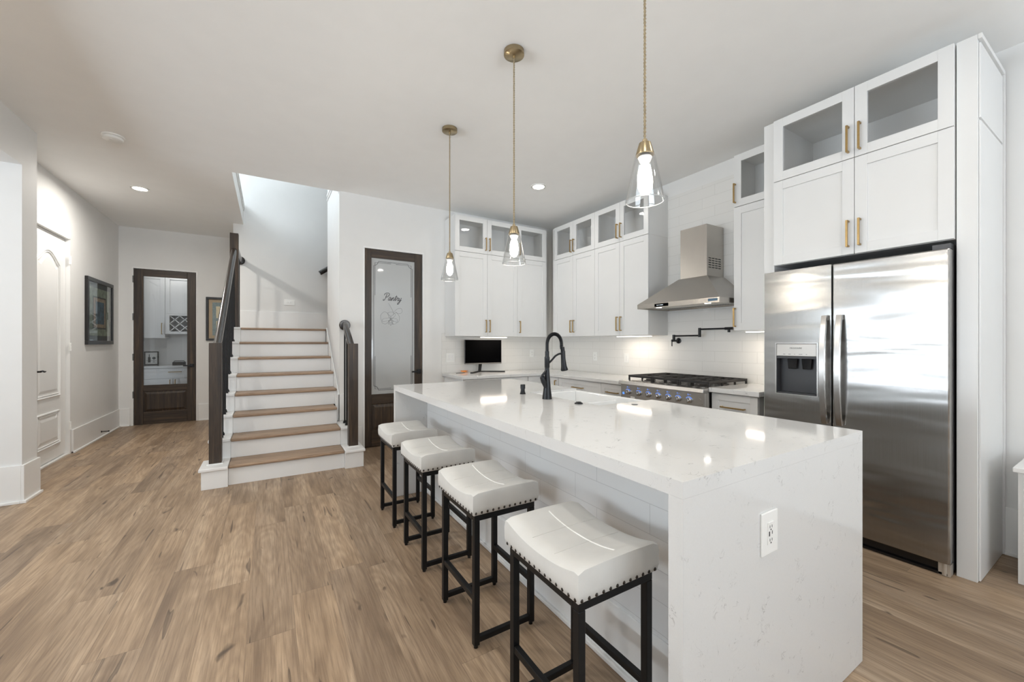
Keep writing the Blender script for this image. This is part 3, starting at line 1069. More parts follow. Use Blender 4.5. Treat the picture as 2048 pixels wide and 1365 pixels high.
cabinet(FRt, 'wall_cabinet', 'white double-door upper cabinet beside the range hood, away from the refrigerator', Y4, Y2, ZB, ZM, RD,
        [(Y3, Y2, ('v', Y3 + 0.028, *H1)), (Y4, Y3, ('v', Y3 - 0.028, *H1))], group=GU)
cabinet(FRt, 'glass_cabinet', 'glass-fronted double top cabinet beside the tiled wall above the range hood', Y4, Y2, ZM + 0.001, ZT, RD,
        [(Y3, Y2, ('v', Y3 + 0.028, *H2)), (Y4, Y3, ('v', Y3 - 0.028, *H2))], True, group=GG)
YS0, YS1 = 1.592, 1.972
cabinet(FRt, 'wall_cabinet', 'narrow white upper cabinet between the range hood and the refrigerator', YS0, YS1, ZB + 0.02, ZM + 0.01, RD,
        [(YS0, YS1, ('v', YS1 - 0.016, *H1))], group=GU)
cabinet(FRt, 'glass_cabinet', 'narrow glass-fronted top cabinet between the hood and the refrigerator', YS0, YS1, ZM + 0.011, ZT, RD,
        [(YS0, YS1, ('v', YS1 - 0.016, *H2))], True, group=GG)
FF = Fr('r', 3.18)
FY0, FY1 = 0.602, 1.514
FYM = 1.036
cabinet(FF, 'wall_cabinet', 'deep white double-door cabinet directly above the refrigerator', FY0, FY1, 1.838, 2.452, 0.60,
        [(FYM, FY1, ('v', FYM + 0.030, 1.885, 2.055)), (FY0, FYM, ('v', FYM - 0.030, 1.885, 2.055))], group=GU)
cabinet(FF, 'glass_cabinet', 'deep glass-fronted top cabinet highest over the refrigerator', FY0, FY1, 2.453, ZT, 0.60,
        [(FYM, FY1, ('v', FYM + 0.030, 2.490, 2.660)), (FY0, FYM, ('v', FYM - 0.030, 2.490, 2.660))], True, group=GG)
# tall panels enclosing the refrigerator
t = thing('end_panel', 'tall white end panel with side panels at the open end beside the refrigerator', 'panel', (3.5, 0.555, 0))
obj('panel_post', MB().box(3.20, 3.782, 0.522, 0.598, 0, ZT), CAB, t, 0.0015)
m = MB().box(3.222, 3.76, 0.514, 0.5215, 2.470, 2.868)
obj('side_panel', m, CAB, t, 0.001)
m = MB().box(3.222, 3.76, 0.514, 0.5215, 0.004, 2.455)
obj('side_panel', m, CAB, t, 0.001)
m = MB().box(3.20, 3.782, 0.506, 0.5215, 2.880, ZT).box(3.762, 3.782, 0.506, 0.5215, 0.003, 2.880)
obj('edge_trim', m, CAB, t, 0.001)
t = thing('end_panel', 'tall white end panel between the refrigerator and the range counter', 'panel', (3.5, 1.553, 0))
obj('panel_post', MB().box(3.20, 3.782, 1.5155, 1.588, 0, ZT), CAB, t, 0.0015)

# base cabinets
ZC = 0.832
FBB = Fr('b', 4.405)
FRB = Fr('r', 3.165)


def base_cab(fr, label, u0, u1, top, depth, fronts, name='base_cabinet'):
    um = (u0 + u1) / 2
    t = thing(name, label, 'cabinet', fr.pt(um, -depth / 2, 0), 'base cabinets under the counters')
    m = MB()
    fr.box(m, u0 + 0.001, u1 - 0.001, -depth, -0.021, 0.10, top)
    obj('cabinet_body', m, CAB, t, 0.001)
    m = MB()
    fr.box(m, u0 + 0.001, u1 - 0.001, -depth, -0.09, 0.001, 0.0995)
    obj('toe_kick', m, CAB, t)
    for (a, b, z0, z1, nm, h) in fronts:
        shaker(fr, t, a, b, z0, z1, nm, handle=h, rail=0.055 if z1 - z0 < 0.25 else 0.062)
    return t


zd = 0.64


def dset(u0, u1, top, hl=0.17):
    um = (u0 + u1) / 2
    f = [(u0, u1, zd, top - 0.006, 'drawer', ('h', um - hl / 2, um + hl / 2, (zd + top) / 2))]
    if u1 - u0 > 0.5:
        f += [(um, u1, 0.105, zd - 0.004, 'door', ('v', um + 0.03, 0.45, 0.60)), (u0, um, 0.105, zd - 0.004, 'door', ('v', um - 0.03, 0.45, 0.60))]
    else:
        f += [(u0, u1, 0.105, zd - 0.004, 'door', ('v', u0 + 0.03, 0.45, 0.60))]
    return f


base_cab(FBB, 'white base cabinet at the open end of the counter, under the monitor', 1.99, 2.457, ZC, 0.60, [(1.99, 2.457, 0.105, ZC - 0.006, 'door', ('v', 2.42, 0.50, 0.66))])
base_cab(FBB, 'white base cabinet on the back wall between the monitor and the inner corner', 2.457, 2.926, ZC, 0.60, [(2.46, 2.92, 0.64, ZC - 0.006, 'drawer', ('h', 2.60, 2.78, 0.70)), (2.46, 2.92, 0.105, 0.636, 'door', ('v', 2.5, 0.45, 0.6))])
base_cab(FBB, 'white corner base cabinet with one upright gold handle behind the faucet', 2.926, 3.785, ZC, 0.60, [(2.94, 3.155, 0.105, ZC - 0.006, 'door', None)])
base_cab(FRB, 'white narrow base cabinet with an upright handle at the inner corner', 4.055, 4.37, ZC, 0.60, [(4.06, 4.345, 0.105, ZC - 0.006, 'door', ('v', 4.10, 0.63, 0.79))])
base_cab(FRB, 'wide white base cabinet with one long drawer near the inner corner', 3.290, 4.052, ZC, 0.60, dset(3.290, 4.052, ZC, 0.19))
base_cab(FRB, 'white drawer base cabinet standing against the far side of the range', 2.925, 3.288, ZC, 0.60, dset(2.925, 3.288, ZC, 0.17))
base_cab(FRB, 'white drawer base cabinet between the range and the refrigerator', 1.615, 1.985, 0.862, 0.60, dset(1.615, 1.985, 0.862, 0.19))

# worktops
m = MB()
m.prism([(1.963, 4.365), (1.963, 5.010), (3.790, 5.010), (3.790, 2.922), (3.130, 2.922), (3.130, 4.365)], 0.036, 'z', 0.8325)
tag(obj('worktop', m, QUARTZ, bevel=0.003), 'L-shaped white quartz worktop running from the pantry wall round to the range', 'worktop')
tag(obj('worktop', MB().box(3.130, 3.790, 1.590, 1.990, 0.8625, 0.900), QUARTZ, bevel=0.003), 'short white quartz worktop between the range and the refrigerator', 'worktop')

# under-cabinet strip lights
for (x0, x1, y0, y1, z, lb, pw) in ((2.42, 2.82, 4.77, 4.79, ZB, 'lit strip light under the upper cabinet above the monitor', 1.4),
                                    (3.59, 3.61, 2.96, 3.46, ZB, 'lit strip light under the upper cabinet beside the hood', 1.1),
                                    (3.565, 3.585, 1.63, 1.92, ZB + 0.02, 'lit strip light under the narrow cabinet by the refrigerator', 0.9)):
    t = thing('strip_light', lb, 'light', ((x0 + x1) / 2, (y0 + y1) / 2, z - 0.018), 'under-cabinet lights')
    obj('housing', MB().box(x0 - 0.006, x1 + 0.006, y0 - 0.006, y1 + 0.006, z - 0.010, z - 0.0005), WPLASTIC, t)
    obj('diffuser', MB().box(x0, x1, y0, y1, z - 0.016, z - 0.0102), STRIPON, t)
    area('strip_glow', ((x0 + x1) / 2, (y0 + y1) / 2, z - 0.02), (0, 0, 0), x1 - x0, y1 - y0, pw, WARM)

# ------------------------------------------------------------------ island
IX0, IX1, IY0, IY1, IZ = 0.887, 2.020, 0.632, 3.350, 0.92
TH = 0.043
SX0, SX1, SY0, SY1 = 1.575, 1.985, 1.655, 2.365
t = thing('island_worktop', 'white veined quartz island top with waterfall ends', 'worktop', (1.45, 2.0, 0))
m = MB()
for x0, x1, y0, y1 in ((IX0, SX0, IY0, IY1), (SX0, IX1, IY0, SY0), (SX0, IX1, SY1, IY1)):
    m.box(x0, x1, y0, y1, IZ - TH, IZ)
bmesh.ops.remove_doubles(m.bm, verts=m.bm.verts[:], dist=0.0004)
obj('top_slab', m, QUARTZ, t)
obj('waterfall_side', MB().box(IX0, IX1, IY0, IY0 + TH, 0.002, IZ - TH - 0.0003), QUARTZ, t)
obj('waterfall_side', MB().box(IX0, IX1, IY1 - TH, IY1, 0.002, IZ - TH - 0.0003), QUARTZ, t)
obj('hole_cap', MB().lathe([(0.017, 0), (0.017, 0.002), (0.010, 0.003)], (1.772, 1.572, IZ), 16), DARKGREY, t)
IPX = 1.160
t = thing('kitchen_island', 'white kitchen island cabinet with a tiled panel behind the stools', 'cabinet', (1.55, 2.0, 0))
ya, yb = IY0 + TH + 0.001, IY1 - TH - 0.001
m = MB().box(IPX + 0.012, 1.975, ya, SY0 - 0.03, 0.09, IZ - TH - 0.001).box(IPX + 0.012, 1.975, SY1 + 0.03, yb, 0.09, IZ - TH - 0.001)
m.box(IPX + 0.012, 1.52, SY0 - 0.03, SY1 + 0.03, 0.09, IZ - TH - 0.001).box(1.52, 1.975, SY0 - 0.03, SY1 + 0.03, 0.09, 0.60)
obj('cabinet_body', m, CAB, t)
obj('tile_panel', MB().box(IPX, IPX + 0.011, ya, yb, 0.245, IZ - TH - 0.001), TILE_I, t)
obj('base_board', MB().box(IPX - 0.006, IPX + 0.011, ya, yb, 0.001, 0.245).box(IPX - 0.020, IPX - 0.006, ya, yb, 0.001, 0.02), TRIM, t, 0.003)
FI = Fr('i', 1.998)
for a, b, zt in ((ya, 1.13, 0.862), (1.13, 1.62, 0.862), (1.62, 2.01, 0.60), (2.01, 2.40, 0.60), (2.40, 2.86, 0.862), (2.86, yb, 0.862)):
    shaker(FI, t, a, b, 0.10, zt, handle=('v', b - 0.035, zt - 0.20, zt - 0.04))
# sink
t = thing('sink', 'white double-bowl farmhouse sink set into the island behind the faucet', 'sink', (1.8, 2.0, 0.62))
m = MB()
w_ = 0.022
zt, zb = IZ - 0.012, 0.66
sx1 = IX1 + 0.012
m.box(SX0 + 0.002, sx1, SY0 + 0.002, SY1 - 0.002, zb - 0.02, zb)
m.box(SX0 + 0.002, SX0 + w_, SY0 + 0.002, SY1 - 0.002, zb, zt)
m.box(sx1 - 0.035, sx1, SY0 + 0.002, SY1 - 0.002, zb, zt)
m.box(SX0 + w_, sx1 - 0.035, SY0 + 0.002, SY0 + w_, zb, zt)
m.box(SX0 + w_, sx1 - 0.035, SY1 - w_, SY1 - 0.002, zb, zt)
obj('basin', m, CERAM, t, 0.006)
obj('divider', MB().box(SX0 + w_, sx1 - 0.036, 1.925, 1.955, zb + 0.0005, zt - 0.02), CERAM, t, 0.008)
for y in (1.79, 2.15):
    obj('drain', MB().lathe([(0.045, 0), (0.045, 0.003), (0.03, 0.004), (0.03, 0.001)], (1.79, y, zb + 0.0005), 20), STEEL, t)
# faucet
fx, fy = 1.487, 2.020
t = thing('faucet', 'tall matte black pull-down spring faucet on the island', 'faucet', (fx, fy, IZ))
obj('base_body', MB().lathe([(0.031, 0), (0.0305, 0.004), (0.024, 0.055), (0.0175, 0.13), (0.0138, 0.19), (0.0138, 0.232)], (fx, fy, IZ), 28), BLACKM, t, smooth=40)
obj('collar', MB().lathe([(0.0145, 0.195), (0.0160, 0.198), (0.0160, 0.262), (0.0132, 0.265), (0.0132, 0.298)], (fx, fy, IZ), 24), BLACKM, t, smooth=40)
arcp = []
cxa, cza = fx + 0.057, IZ + 0.345
for i in range(25):
    a = PI - (PI * 1.06) * i / 24
    arcp.append((cxa + 0.057 * math.cos(a), fy, cza + 0.062 * math.sin(a)))
hp = [(fx, fy, IZ + 0.29), (fx, fy, IZ + 0.32)] + arcp + [(fx + 0.124, fy, IZ + 0.275)]
obj('hose', MB().tube(hp, 0.0086, 12), IRON, t, smooth=60)
cp = []
dens = []
for i in range(len(hp) - 1):
    for s in range(6):
        dens.append(Vector(hp[i]).lerp(Vector(hp[i + 1]), s / 6))
tot = [0]
for i in range(1, len(dens)):
    tot.append(tot[-1] + (dens[i] - dens[i - 1]).length)
sp = []
nturn = 44
for k in range(nturn * 10):
    d_ = tot[-1] * 0.90 * k / (nturn * 10) + 0.004
    i = max(j for j in range(len(tot)) if tot[j] <= d_)
    i = min(i, len(dens) - 2)
    p = dens[i].lerp(dens[i + 1], (d_ - tot[i]) / max(1e-6, tot[i + 1] - tot[i]))
    T = (dens[i + 1] - dens[i]).normalized()
    side = Vector((0, 1, 0))
    nn = T.cross(side).normalized()
    a = 2 * PI * k / 10
    sp.append(p + (nn * math.cos(a) + side * math.sin(a)) * 0.0110)
obj('spring', MB().tube(sp, 0.0017, 5), BLACKM, t, smooth=60)
hx = fx + 0.126
obj('spray_head', MB().tube([(hx - 0.002, fy, IZ + 0.325), (hx, fy, IZ + 0.30), (hx, fy, IZ + 0.299), (hx + 0.002, fy, IZ + 0.25), (hx + 0.008, fy, IZ + 0.20), (hx + 0.012, fy, IZ + 0.178), (hx + 0.013, fy, IZ + 0.174)], [0.0105, 0.0115, 0.0145, 0.0147, 0.0185, 0.0240, 0.0225], 20), BLACKM, t, smooth=50)
obj('holder_arm', MB().tube([(fx + 0.012, fy, IZ + 0.222), (fx + 0.04, fy, IZ + 0.245), (fx + 0.065, fy, IZ + 0.268), (fx + 0.09, fy, IZ + 0.280), (hx, fy, IZ + 0.284)], 0.0062, 10), BLACKM, t, smooth=60)
obj('lever_handle', MB().tube([(fx - 0.012, fy - 0.004, IZ + 0.075), (fx - 0.034, fy - 0.006, IZ + 0.115), (fx - 0.045, fy - 0.006, IZ + 0.140)], [0.014, 0.016, 0.013], 14).tube([(fx - 0.048, fy - 0.006, IZ + 0.132), (fx - 0.040, fy - 0.006, IZ + 0.150), (fx - 0.012, fy - 0.004, IZ + 0.178)], [0.006, 0.008, 0.006], 10), BLACKM, t, smooth=50)
# soap dispenser and air switch
t = thing('soap_dispenser', 'small black soap dispenser beside the faucet on the island', 'dispenser', (1.487, 2.30, IZ))
obj('base', MB().lathe([(0.0205, 0), (0.0185, 0.006), (0.0145, 0.020), (0.0135, 0.036)], (1.487, 2.30, IZ), 24), BLACKM, t, smooth=40)
obj('pump_head', MB().lathe([(0.0165, 0.0365), (0.0165, 0.062), (0.015, 0.066)], (1.487, 2.30, IZ), 24), BLACKM, t, smooth=40)
t = thing('air_switch', 'flat round black push button on the island by the sink', 'button', (1.522, 1.762, IZ))
obj('ring', MB().lathe([(0.024, 0), (0.024, 0.004), (0.019, 0.008)], (1.522, 1.762, IZ), 24), BLACKM, t, smooth=40)
obj('button', MB().lathe([(0.015, 0.0085), (0.015, 0.011), (0.010, 0.0125)], (1.522, 1.762, IZ), 20), BLACKM, t, smooth=40)


# ------------------------------------------------------------------ outlets and switches
def plate(name, label, cat, kind, c, w_=0.075, h=0.118, horiz=False, gangs=1, usb=False, grp='wall plates'):
    """kind: facing 'b' (-y) or 'r' (-x); c centre on the wall face"""
    fr = Fr(kind, c[1] if kind == 'b' else c[0])
    uc = c[0] if kind == 'b' else c[1]
    z = c[2]
    if horiz:
        w_, h = h, w_
    t = thing(name, label, cat, c, grp)
    m = MB(); fr.box(m, uc - w_ / 2, uc + w_ / 2, 0.0003, 0.006, z - h / 2, z + h / 2)
    obj('cover_plate', m, WPLASTIC, t, 0.002)
    if cat == 'switch':
        for g in range(gangs):
            uu = uc + (g - (gangs - 1) / 2) * 0.046
            m = MB(); fr.box(m, uu - 0.0165, uu + 0.0165, 0.0062, 0.0095, z - 0.033, z + 0.033)
            obj('rocker', m, TRIM, t, 0.001)
    else:
        m = MB()
        a, b = (0.0335, 0.0165) if horiz else (0.0165, 0.0335)
        fr.box(m, uc - a, uc + a, 0.0062, 0.0082, z - b, z + b)
        obj('receptacle', m, WPLASTIC, t, 0.001)
        m = MB()
        for s in (-1, 1):
            for q in (-1, 1):
                if horiz:
                    fr.box(m, uc + s * 0.018 - 0.004, uc + s * 0.018 + 0.004, 0.0083, 0.0088, z + q * 0.006 - 0.001, z + q * 0.006 + 0.001)
                else:
                    fr.box(m, uc + q * 0.006 - 0.001, uc + q * 0.006 + 0.001, 0.0083, 0.0088, z + s * 0.020 - 0.004, z + s * 0.020 + 0.004)
            if not horiz:
                fr.box(m, uc - 0.0025, uc + 0.0025, 0.0083, 0.0088, z + s * 0.020 - 0.011, z + s * 0.020 - 0.007)
        if usb:
            fr.box(m, uc - 0.012, uc - 0.006, 0.0083, 0.0088, z - 0.008, z + 0.006)
            fr.box(m, uc + 0.006, uc + 0.009, 0.0083, 0.0088, z - 0.004, z + 0.006)
        obj('slots', m, DARKGREY, t)
    return t


plate('outlet', 'white outlet with charging ports on the waterfall end of the island', 'outlet', 'b', (1.297, IY0, 0.695), 0.092, 0.128, usb=True)
plate('light_switch', 'white double light switch on the tile beside the monitor', 'switch', 'b', (2.082, YB - 0.008, 1.075), 0.118, 0.118, gangs=2)
plate('outlet', 'white outlet on the back wall tile between the monitor and the corner', 'outlet', 'b', (3.40, YB - 0.008, 1.115))
plate('outlet', 'white outlet on the range wall tile near the corner, behind the faucet head', 'outlet', 'r', (XR - 0.008, 4.05, 1.088))
plate('light_switch', 'white single switch on the range wall tile under the lit cabinet', 'switch', 'r', (XR - 0.008, 3.49, 1.084))
plate('outlet', 'white sideways outlet low on the stair landing wall', 'outlet', 'b', (0.272, 7.2, 1.91), 0.088, 0.145, horiz=True)


# ------------------------------------------------------------------ bar stools
SW, SD, SH = 0.366, 0.300, 0.555     # along y, along x, frame top
sx, sy = 0.724, 0.838
st0 = thing('bar_stool', 'white saddle-seat bar stool nearest the waterfall end of the island, cut by the picture edge', 'stool', (sx, sy, 0), 'bar stools along the island')
lw = 0.025
x0, x1, y0, y1 = sx, sx + SD, sy, sy + SW
for xx in (x0, x1 - lw):
    for yy in (y0, y1 - lw):
        lg = obj('leg', MB().box(xx, xx + lw, yy, yy + lw, 0.012, SH - 0.0255), IRON, st0, 0.002)
        obj('foot_cap', MB().cyl((xx + lw / 2, yy + lw / 2, 0.0), 0.009, 0.0118, 12), BLACKG, lg)
m = MB().box(x0, x1, y0, y0 + lw, SH - 0.025, SH).box(x0, x1, y1 - lw, y1, SH - 0.025, SH).box(x0, x0 + lw, y0 + lw, y1 - lw, SH - 0.025, SH).box(x1 - lw, x1, y0 + lw, y1 - lw, SH - 0.025, SH)
obj('seat_frame', m, IRON, st0, 0.002)
for yy in (y0, y1 - lw):
    obj('floor_rail', MB().box(x0 + lw + 0.0002, x1 - lw - 0.0002, yy + 0.002, yy + lw - 0.002, 0.022, 0.045), IRON, st0, 0.002)
for xx in (x0, x1 - lw):
    obj('foot_rail', MB().box(xx + 0.002, xx + lw - 0.002, y0 + lw + 0.0002, y1 - lw - 0.0002, 0.192, 0.216), IRON, st0, 0.002)
# saddle cushion: a grid swept across, dipped in the middle along y
nx, ny = 14, 22
e = 0.012
X0, X1, Yq0, Yq1 = x0 - e, x1 + e, y0 - e, y1 + e


def saddle(u, v):
    """top height over the frame for u (across x) and v (along y) in -1..1"""
    return 0.072 + 0.030 * (abs(v) ** 2.2) + 0.004 * (1 - u * u)


rings = []
bm = bmesh.new()
grid = {}


def rnd(a, r=0.10):
    return a


for i in range(nx + 1):
    for j in range(ny + 1):
        u, v = -1 + 2 * i / nx, -1 + 2 * j / ny
        # softened rectangle: pull the border in and down
        eu, ev = max(0, abs(u) - 0.93) / 0.07, max(0, abs(v) - 0.945) / 0.055
        drop = 0.008 * (1 - math.sqrt(max(0, 1 - min(1, eu * eu)))) + 0.008 * (1 - math.sqrt(max(0, 1 - min(1, ev * ev))))
        x = (X0 + X1) / 2 + u * (X1 - X0) / 2
        y = (Yq0 + Yq1) / 2 + v * (Yq1 - Yq0) / 2
        grid[i, j] = bm.verts.new((x, y, SH + saddle(u, v) - drop))
for i in range(nx):
    for j in range(ny):
        bm.faces.new((grid[i, j], grid[i + 1, j], grid[i + 1, j + 1], grid[i, j + 1]))
border = [grid[i, 0] for i in range(nx + 1)] + [grid[nx, j] for j in range(1, ny + 1)] + [grid[i, ny] for i in range(nx - 1, -1, -1)] + [grid[0, j] for j in range(ny - 1, 0, -1)]
prev = border
cxs, cys = (X0 + X1) / 2, (Yq0 + Yq1) / 2
for f_, k_ in ((0.66, 1.012), (0.33, 1.010), (0.06, 0.985), (0.0, 0.95)):
    ring = []
    for b_ in border:
        ring.append(bm.verts.new((cxs + (b_.co.x - cxs) * k_, cys + (b_.co.y - cys) * k_, SH + 0.0005 + (b_.co.z - SH) * f_)))
    for a in range(len(border)):
        b2 = (a + 1) % len(border)
        bm.faces.new((prev[a], prev[b2], ring[b2], ring[a]))
    prev = ring
bm.faces.new(prev)
mb = MB(); mb.bm.free(); mb.bm = bm
seat = obj('seat', mb, LEATHER, st0, smooth=60)


def top_z(x, y):
    return SH + saddle((x - cxs) / ((X1 - X0) / 2), (y - cys) / ((Yq1 - Yq0) / 2))


sm = MB()
for frac in (0.52,):
    xx = X0 + (X1 - X0) * frac
    sm.tube([(xx, Yq0 + (Yq1 - Yq0) * q / 24, top_z(xx, Yq0 + (Yq1 - Yq0) * q / 24) + 0.0005) for q in range(2, 23)], 0.0026, 6)
obj('seam', sm, SEAM, seat, smooth=60)
sm = MB()
for frac in (0.36, 0.66):
    yy = Yq0 + (Yq1 - Yq0) * frac
    sm.tube([(X0 + (X1 - X0) * q / 12, yy, top_z(X0 + (X1 - X0) * q / 12, yy) + 0.0002) for q in range(1, 12)], 0.0014, 6)
obj('seam', sm, LEATHER, seat, smooth=60)
nm_ = MB()
zn = SH + 0.013
for side in range(4):
    n_ = 14 if side % 2 == 0 else 12
    for k in range(n_):
        f_ = (k + 0.5) / n_
        if side == 0:
            p = (X0 + 0.002, Yq0 + (Yq1 - Yq0) * f_)
        elif side == 2:
            p = (X1 - 0.002, Yq0 + (Yq1 - Yq0) * f_)
        elif side == 1:
            p = (X0 + (X1 - X0) * f_, Yq0 + 0.002)
        else:
            p = (X0 + (X1 - X0) * f_, Yq1 - 0.002)
        nm_.sphere((p[0], p[1], zn), 0.0062, (0.8, 0.8, 1), 10, 6)
obj('nailhead_trim', nm_, NAIL, seat, smooth=60)
for yy, lb in ((1.487, 'second white saddle-seat bar stool from the waterfall end near the island outlet'),
               (2.137, 'third white saddle-seat bar stool from the waterfall end near the island outlet'),
               (2.752, 'white saddle-seat bar stool farthest along the island, in front of the pantry door')):
    dup(st0, (sx, yy, 0), lb)
st0['label'] = 'white saddle-seat bar stool beside the outlet end of the island, largest of the stools'

# ------------------------------------------------------------------ refrigerator
t = thing('refrigerator', 'stainless side-by-side refrigerator with a water dispenser in its narrow door', 'refrigerator', (3.45, 1.1, 0))
FX = 3.120
FB0, FB1, FS0, FS1 = 0.606, 1.1305, 1.1355, 1.545      # wide door, narrow door
FZ0, FZ1 = 0.072, 1.782
obj('fridge_body', MB().box(FX + 0.080, 3.775, 0.608, 1.508, 0.02, FZ1), DARKGREY, t, 0.003)
obj('toe_grille', MB().box(FX + 0.037, FX + 0.0795, 0.66, 1.505, 0.004, 0.066).box(FX + 0.02, FX + 0.036, 0.62, 1.505, 0.004, 0.016), BLACKG, t)
obj('hinge_bracket', MB().box(FX + 0.02, FX + 0.075, 0.609, 0.655, 0.002, 0.066).cyl((FX + 0.03, 0.632, 0.003), 0.014, 0.066, 12), FILTERM, t)
obj('hinge_cover', MB().box(FX + 0.03, FX + 0.16, 0.610, 0.68, FZ1 + 0.001, FZ1 + 0.030), DARKGREY, t)
dr = obj('door', MB().box(FX, FX + 0.072, FB0, FB1, FZ0, FZ1), STEELF, t, 0.008)
obj('door_gasket', MB().box(FX + 0.0725, FX + 0.0795, FB0 + 0.007, FB1 - 0.006, FZ0 + 0.006, FZ1 - 0.006), DARKGREY, dr)
DY0, DY1, DZ0, DZ1 = 1.212, 1.466, 0.912, 1.268
DM = 1.178
m = MB()
m.box(FX, FX + 0.072, FS0, DY0, FZ0, FZ1).box(FX, FX + 0.072, DY1, FS1, FZ0, FZ1)
m.box(FX, FX + 0.072, DY0, DY1, DZ1, FZ1).box(FX, FX + 0.072, DY0, DY1, FZ0, DZ0)
bmesh.ops.remove_doubles(m.bm, verts=m.bm.verts[:], dist=0.0004)
dl = obj('door', m, STEELF, t)
obj('dispenser_panel', MB().box(FX - 0.003, FX + 0.02, DY0 + 0.004, DY1 - 0.004, DM, DZ1 - 0.004), plain('dispenser_silver', (0.55, 0.53, 0.50), 0.35, metal=0.6), dl, 0.003)
m = MB()
m.box(FX + 0.062, FX + 0.070, DY0 + 0.001, DY1 - 0.001, DZ0 + 0.001, DM - 0.001)
m.box(FX, FX + 0.062, DY0 + 0.001, DY0 + 0.006, DZ0 + 0.001, DM - 0.001).box(FX, FX + 0.062, DY1 - 0.006, DY1 - 0.001, DZ0 + 0.001, DM - 0.001)
m.box(FX - 0.002, FX + 0.062, DY0 + 0.006, DY1 - 0.006, DZ0 + 0.001, DZ0 + 0.012).box(FX - 0.003, FX + 0.03, DY0 + 0.006, DY1 - 0.006, DM - 0.016, DM - 0.001)
obj('dispenser_recess', m, DARKGREY, dl)
fb = MB()
xa_, xb_ = FX - 0.004, FX - 0.0005
fb.box(xa_, xb_, DY0 - 0.004, DY0 + 0.003, DZ0 + 0.002, DZ1 - 0.002).box(xa_, xb_, DY1 - 0.003, DY1 + 0.004, DZ0 + 0.002, DZ1 - 0.002)
fb.box(xa_, xb_, DY0 - 0.004, DY1 + 0.004, DZ0 - 0.004, DZ0 + 0.002).box(xa_, xb_, DY0 - 0.004, DY1 + 0.004, DZ1 - 0.002, DZ1 + 0.004)
obj('dispenser_bezel', fb, STEEL, dl)
for yy in (1.378, 1.290):
    obj('paddle', MB().prism([(yy - 0.032, DM - 0.018), (yy + 0.032, DM - 0.018), (yy + 0.026, DM - 0.090), (yy - 0.026, DM - 0.090)], 0.006, 'x', FX + 0.036), BLACKG, dl, 0.003)
obj('brand_lettering', text_mb('FRIGIDAIRE', 0.0135, (FX - 0.0034, 1.339, 1.234), (0, -1, 0), (0, 0, 1), space=1.1), DARKGREY, dl)
m = MB()
for yy, w2 in ((1.412, 0.014), (1.378, 0.016), (1.346, 0.005), (1.310, 0.022), (1.275, 0.008)):
    m.box(FX - 0.0036, FX - 0.003, yy - w2 / 2, yy + w2 / 2, 1.191, 1.1935)
obj('dispenser_legend', m, DARKGREY, dl)


def fr_handle(parent, y):
    pts = []
    for k in range(17):
        q = k / 16
        pts.append((FX - 0.018 - 0.042 * math.sin(PI * q) ** 0.8, y, 0.745 + (1.448 - 0.745) * q))
    pr = [(-0.016, -0.006), (0.016, -0.006), (0.018, 0.0), (0.014, 0.008), (-0.014, 0.008), (-0.018, 0.0)]
    m = MB().tube(pts, 1, prof=pr, up=(-1, 0, 0))
    m.box(FX - 0.022, FX - 0.0003, y - 0.014, y + 0.014, 0.745, 0.775).box(FX - 0.022, FX - 0.0003, y - 0.014, y + 0.014, 1.418, 1.448)
    obj('door_handle', m, STEEL, parent, smooth=35)


fr_handle(dl, 1.166)
fr_handle(dr, 1.086)

# ------------------------------------------------------------------ range
t = thing('range', 'stainless gas range with seven knobs between the worktops', 'range', (3.45, 2.455, 0))
RY0, RY1 = 1.996, 2.917
obj('oven_body', MB().box(3.115, 3.785, RY0, RY1, 0.09, 0.852), STEEL, t)
for (xx, yy) in ((3.15, RY0 + 0.04), (3.15, RY1 - 0.04), (3.74, RY0 + 0.04), (3.74, RY1 - 0.04)):
    obj('foot', MB().cyl((xx, yy, 0.0), 0.02, 0.0895, 14), STEEL, t)
od = obj('oven_door', MB().box(3.085, 3.1145, RY0 + 0.006, RY1 - 0.006, 0.20, 0.690), STEEL, t, 0.004)
obj('oven_window', MB().box(3.083, 3.0845, RY0 + 0.16, RY1 - 0.16, 0.32, 0.58), BLACKG, od)
obj('oven_handle', MB().tube([(3.035, RY0 + 0.05, 0.655), (3.035, RY1 - 0.05, 0.655)], 0.012, 14).box(3.035, 3.0845, RY0 + 0.07, RY0 + 0.09, 0.645, 0.665).box(3.035, 3.0845, RY1 - 0.09, RY1 - 0.07, 0.645, 0.665), STEEL, od, smooth=40)
cpn = obj('control_panel', MB().box(3.085, 3.1145, RY0, RY1, 0.705, 0.852), STEEL, t, 0.002)
obj('rating_plate', MB().box(3.083, 3.0848, 2.735, 2.79, 0.717, 0.738), PAPER, cpn)
obj('power_button', MB().cyl((3.078, 2.878, 0.762), 0.012, 0.0068, 16, 'x'), BLUELED, cpn)
obj('badge', MB().lathe([(0.017, 0), (0.017, 0.003)], (3.081, 2.045, 0.787), 18, 'x').box(3.081, 3.084, 2.018, 2.072, 0.752, 0.758), STEEL, cpn)
m = MB()
pr = [(3.052, 0.855), (3.060, 0.888), (3.145, 0.894), (3.145, 0.8535), (3.060, 0.8535)]
m.prism([(a, b) for a, b in pr], RY1 - RY0 + 0.012, 'y', RY0 - 0.006)
obj('front_rail', m, STEEL, t, 0.003)
obj('cooktop', MB().box(3.146, 3.785, RY0, RY1, 0.8525, 0.884), STEEL, t, 0.003)
